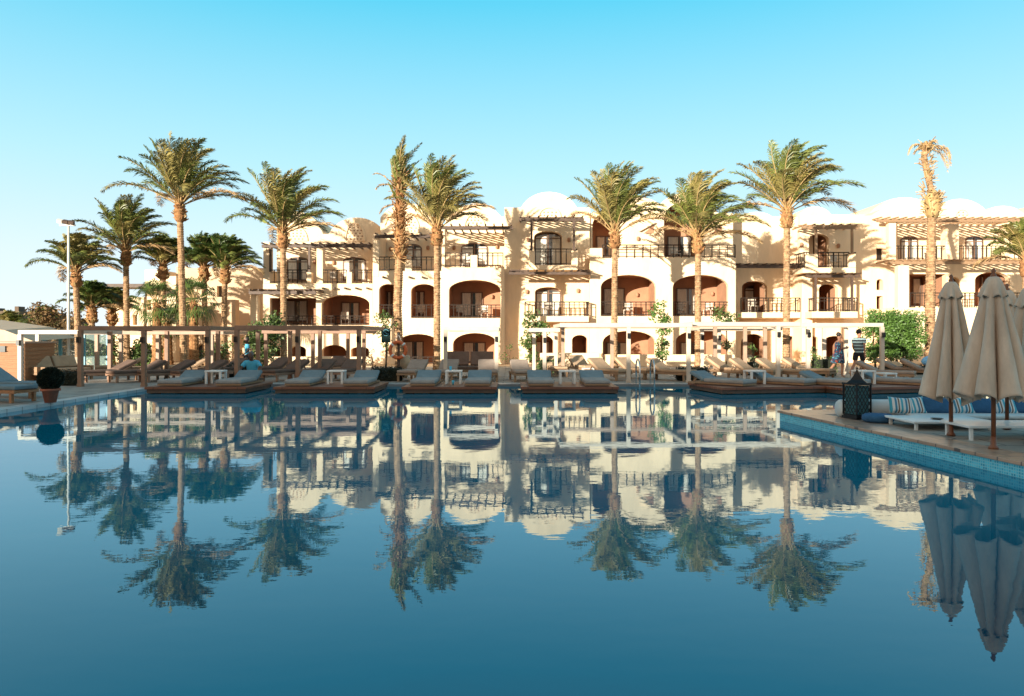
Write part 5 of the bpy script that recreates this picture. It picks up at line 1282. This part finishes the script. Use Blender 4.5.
# standing joints; facing -y, x to the right of the picture
def stand(**kw):
    J = dict(pelvis=(0, 0, .95), waist=(0, 0, 1.08), chest=(0, 0, 1.33), neck0=(0, 0, 1.46), neck=(0, -.005, 1.52), head0=(0, -.012, 1.57), head1=(0, -.015, 1.64), head2=(0, -.01, 1.70),
             shl=(-.19, 0, 1.40), ell=(-.23, 0, 1.12), wrl=(-.24, -.06, .88), shr=(.19, 0, 1.40), elr=(.23, 0, 1.12), wrr=(.24, -.06, .88),
             hipl=(-.09, 0, .88), knl=(-.10, -.01, .48), anl=(-.10, .02, .07), tol=(-.11, -.15, .03), hipr=(.09, 0, .88), knr=(.10, -.01, .48), anr=(.10, .02, .07), tor=(.11, -.15, .03))
    J.update(kw); return J
# walking man: moves to picture right and away; -y of the figure is its front
walk = stand(knl=(-.10, -.14, .50), anl=(-.10, -.20, .10), tol=(-.11, -.34, .06), knr=(.10, .14, .49), anr=(.10, .46, .18), tor=(.11, .36, .06),
             ell=(-.25, .10, 1.14), wrl=(-.26, .10, .88), elr=(.25, -.06, 1.12), wrr=(.25, -.22, .93))
D = 27.2
man, J = person('man walking away in a blue and black striped polo shirt and dark shorts', (PX(859, D), D, DECK), R(128), dict(J=walk, face=(-.4, -.8, 0)), sc=1.03)
cloth('shirt', 'shirt_striped', man, [(0, 0, .80), J['waist'], J['chest'], (0, 0, 1.46), J['shl'], (-.232, .05, 1.24), J['shr'], (.232, -.03, 1.24)], [(0, 1), (1, 2), (2, 3), (2, 4), (4, 5), (2, 6), (6, 7)],
      [(.185, .16), (.165, .14), (.185, .155), (.085, .085), (.075, .075), (.075, .075), (.075, .075), (.075, .075)])
cloth('shorts', 'cloth_dark', man, [(0, 0, .96), (-.10, -.02, .86), (-.105, -.10, .60), (.10, .02, .86), (.105, .10, .60)], [(0, 1), (1, 2), (0, 3), (3, 4)], [(.155, .125), .115, .10, .115, .10])
walk2 = stand(knl=(-.09, -.10, .50), anl=(-.09, -.06, .10), tol=(-.10, -.20, .04), knr=(.09, .16, .50), anr=(.09, .44, .20), tor=(.10, .36, .07),
              ell=(-.22, .02, 1.14), wrl=(-.06, -.26, 1.16), elr=(.22, .02, 1.14), wrr=(.05, -.27, 1.17))
D = 27.0
wom, J = person('woman in a sleeveless dark floral dress looking down at the phone in her hand', (PX(839, D), D, DECK), R(98), dict(J=walk2, face=(0, -.9, -.25)), sc=.96, hair_long=True)
loft('dress', 'floral', wom, [((0, .0, 1.40), .13, .10), ((0, 0, 1.30), .185, .135), ((0, 0, 1.12), .16, .13), ((0, .02, .95), .20, .18), ((0, .04, .75), .225, .22), ((0, .06, .58), .24, .26)], wob=.04)
mb = MB((0, 0, 0)); mb.box(-.035, .035, -.405, -.30, 1.20, 1.212, rot=Matrix.Rotation(R(30), 3, 'X')); o = mb.build('phone', 'black_metal', wom)
# the phone is held, so a thing of its own
mw = bpy.context.view_layer; bpy.context.view_layer.update(); M4 = wom.matrix_world.copy(); o.parent = None; o.matrix_world = M4; tag(o, 'small dark phone held by the woman in the floral dress', 'phone')
D = 28.5
J0 = stand(ell=(-.24, .08, 1.14), wrl=(-.30, -.10, .96), elr=(.22, .03, 1.14), wrr=(.20, -.20, .98))
p3, J = person('dark haired person in a turquoise shirt standing behind the seated one', (PX(247, D), D, DECK), R(-60), dict(J=J0), skin='skin_dark', sc=.86)
cloth('shirt', 'shirt_blue', p3, [(0, 0, .93), J['waist'], J['chest'], (0, 0, 1.45), J['shl'], (-.215, .04, 1.24), J['shr'], (.215, .0, 1.24)], [(0, 1), (1, 2), (2, 3), (2, 4), (4, 5), (2, 6), (6, 7)],
      [(.16, .13), (.145, .115), (.182, .15), (.085, .085), (.07, .07), (.07, .07), (.07, .07), (.07, .07)])
cloth('trousers', 'cloth_dark', p3, [(0, 0, .95), (-.095, 0, .86), (-.10, 0, .12), (.095, 0, .86), (.10, 0, .12)], [(0, 1), (1, 2), (0, 3), (3, 4)], [(.15, .12), .11, .075, .11, .075])
# seated on the deck edge leaning forward, arms on knees
D = 23.6; S = .20
J1 = dict(pelvis=(0, .1, S + .08), waist=(0, .06, S + .22), chest=(0, -.04, S + .45), neck0=(0, -.09, S + .57), neck=(0, -.12, S + .62), head0=(0, -.14, S + .66), head1=(0, -.16, S + .73), head2=(0, -.15, S + .79),
          shl=(-.20, -.05, S + .50), ell=(-.33, -.20, S + .27), wrl=(-.22, -.42, S + .22), shr=(.20, -.05, S + .50), elr=(.33, -.20, S + .27), wrr=(.22, -.42, S + .22),
          hipl=(-.10, .05, S + .06), knl=(-.17, -.38, S + .10), anl=(-.16, -.36, .07), tol=(-.17, -.52, .03), hipr=(.10, .05, S + .06), knr=(.17, -.38, S + .10), anr=(.16, -.36, .07), tor=(.17, -.52, .03))
p4, J = person('grey haired person in a turquoise shirt sitting behind the leftmost platform', (PX(252, D), D, DECK), R(8), dict(J=J1, face=(0, -1, -.3)), skin='skin_dark', hairm='hair_grey', sc=1.0)
cloth('shirt', 'shirt_blue', p4, [(0, .1, S + .06), J['waist'], J['chest'], (0, -.08, S + .56), J['shl'], (-.285, -.14, S + .36), J['shr'], (.285, -.14, S + .36)], [(0, 1), (1, 2), (2, 3), (2, 4), (4, 5), (2, 6), (6, 7)],
      [(.17, .14), (.16, .13), (.188, .16), (.09, .09), (.08, .08), (.085, .085), (.08, .08), (.085, .085)])
cloth('shorts', 'cloth_dark', p4, [(0, .1, S + .10), (-.11, .02, S + .08), (-.16, -.28, S + .10), (.11, .02, S + .08), (.16, -.28, S + .10)], [(0, 1), (1, 2), (0, 3), (3, 4)], [(.16, .12), .115, .095, .115, .095])
x = PX(252, D); m = MB((x, D, DECK)); m.box(x - .25, x + .25, D - .12, D + .35, DECK + S - .08, DECK + S - .02)
rt = thing('stool', 'low dark wooden stool under the seated person', 'stool', (x, D, DECK)); m.build('seat', 'dark_wood', rt)
for a in (-.23, .17):
    for b in (-.1, .28): m = MB((x, D, DECK)); m.box(x + a, x + a + .06, D + b, D + b + .06, DECK, DECK + S - .081); m.build('leg', 'dark_wood', rt)

# ---------------------------------------------------------------- light, sky, camera
SKYK = 5.2; GLOW = 9.5
SUN_EL = 9.2; SUN_AZ = math.atan2(.60, .80)     # light travels towards +x, +y
d = Vector((.584 * math.cos(R(SUN_EL)), .811 * math.cos(R(SUN_EL)), -math.sin(R(SUN_EL))))
ld = bpy.data.lights.new('sun', 'SUN'); ld.energy = 5.0; ld.angle = R(.5); ld.color = (1.0, .915, .75)
lo = bpy.data.objects.new('sun', ld); COL.objects.link(lo); lo.rotation_euler = d.to_track_quat('-Z', 'Y').to_euler(); lo.location = (-30, -40, 40)
wd = bpy.data.worlds.new('World'); scene.world = wd; wd.use_nodes = True
nt = wd.node_tree; nd = nt.nodes; ln = nt.links; bg = nd['Background']
sky = nd.new('ShaderNodeTexSky'); sky.sky_type = 'NISHITA'; sky.sun_disc = False; sky.sun_elevation = R(SUN_EL); sky.sun_rotation = math.atan2(-.584, -.811)
sky.air_density = 1.0; sky.dust_density = .6; sky.ozone_density = 2.0
SKYGRADE = True
if SKYGRADE:
    tc = nd.new('ShaderNodeTexCoord'); sp = nd.new('ShaderNodeSeparateXYZ'); ln.new(tc.outputs['Generated'], sp.inputs[0])
    cr = nd.new('ShaderNodeValToRGB'); e = cr.color_ramp.elements
    e[0].position = 0.0; e[0].color = (.84, .93, .97, 1); e[1].position = .42; e[1].color = (.10, .62, .86, 1)
    q = e.new(.10); q.color = (.72, .88, .96, 1); q = e.new(.22); q.color = (.47, .82, .94, 1); q = e.new(.60); q.color = (.16, .42, .56, 1); q = e.new(.9); q.color = (.12, .32, .44, 1)
    ln.new(sp.outputs['Z'], cr.inputs[0])
    ml = nd.new('ShaderNodeMix'); ml.data_type = 'RGBA'; ml.blend_type = 'MIX'; ml.inputs[0].default_value = .9
    sc_ = nd.new('ShaderNodeMix'); sc_.data_type = 'RGBA'; sc_.blend_type = 'MULTIPLY'; sc_.inputs[0].default_value = 1; sc_.inputs[7].default_value = (SKYK, SKYK, SKYK, 1)
    ln.new(cr.outputs[0], sc_.inputs[6]); ln.new(sky.outputs[0], ml.inputs[6]); ln.new(sc_.outputs[2], ml.inputs[7]); 
    sv = nd.new('ShaderNodeVectorMath'); sv.operation = 'DOT_PRODUCT'; sv.inputs[1].default_value = (-.584, -.811, .0); ln.new(tc.outputs['Generated'], sv.inputs[0])
    mxx = nd.new('ShaderNodeMath'); mxx.operation = 'MAXIMUM'; mxx.inputs[1].default_value = 0; ln.new(sv.outputs['Value'], mxx.inputs[0])
    pw = nd.new('ShaderNodeMath'); pw.operation = 'POWER'; pw.inputs[1].default_value = 2.5; ln.new(mxx.outputs[0], pw.inputs[0])
    gl = nd.new('ShaderNodeMix'); gl.data_type = 'RGBA'; gl.blend_type = 'MIX'; gl.inputs[7].default_value = (GLOW * 1.0, GLOW * .62, GLOW * .32, 1)
    ln.new(pw.outputs[0], gl.inputs[0]); ln.new(ml.outputs[2], gl.inputs[6]); ln.new(gl.outputs[2], bg.inputs[0])
else: ln.new(sky.outputs[0], bg.inputs[0])
bg.inputs[1].default_value = .1
cam = bpy.data.cameras.new('camera'); co = bpy.data.objects.new('camera', cam); COL.objects.link(co); scene.camera = co
co.location = (0, 0, CAMH); co.rotation_euler = (R(90), 0, 0); cam.sensor_width = 36; cam.lens = F / 1024 * 36; cam.shift_y = -12 / 1024; cam.clip_end = 6000; cam.clip_start = .05
vs = scene.view_settings; vs.view_transform = 'Standard'; vs.look = 'None'; vs.exposure = 1.15; vs.gamma = 1; vs.use_curve_mapping = False
scene.cycles.max_bounces = 8 if hasattr(scene, 'cycles') else 0
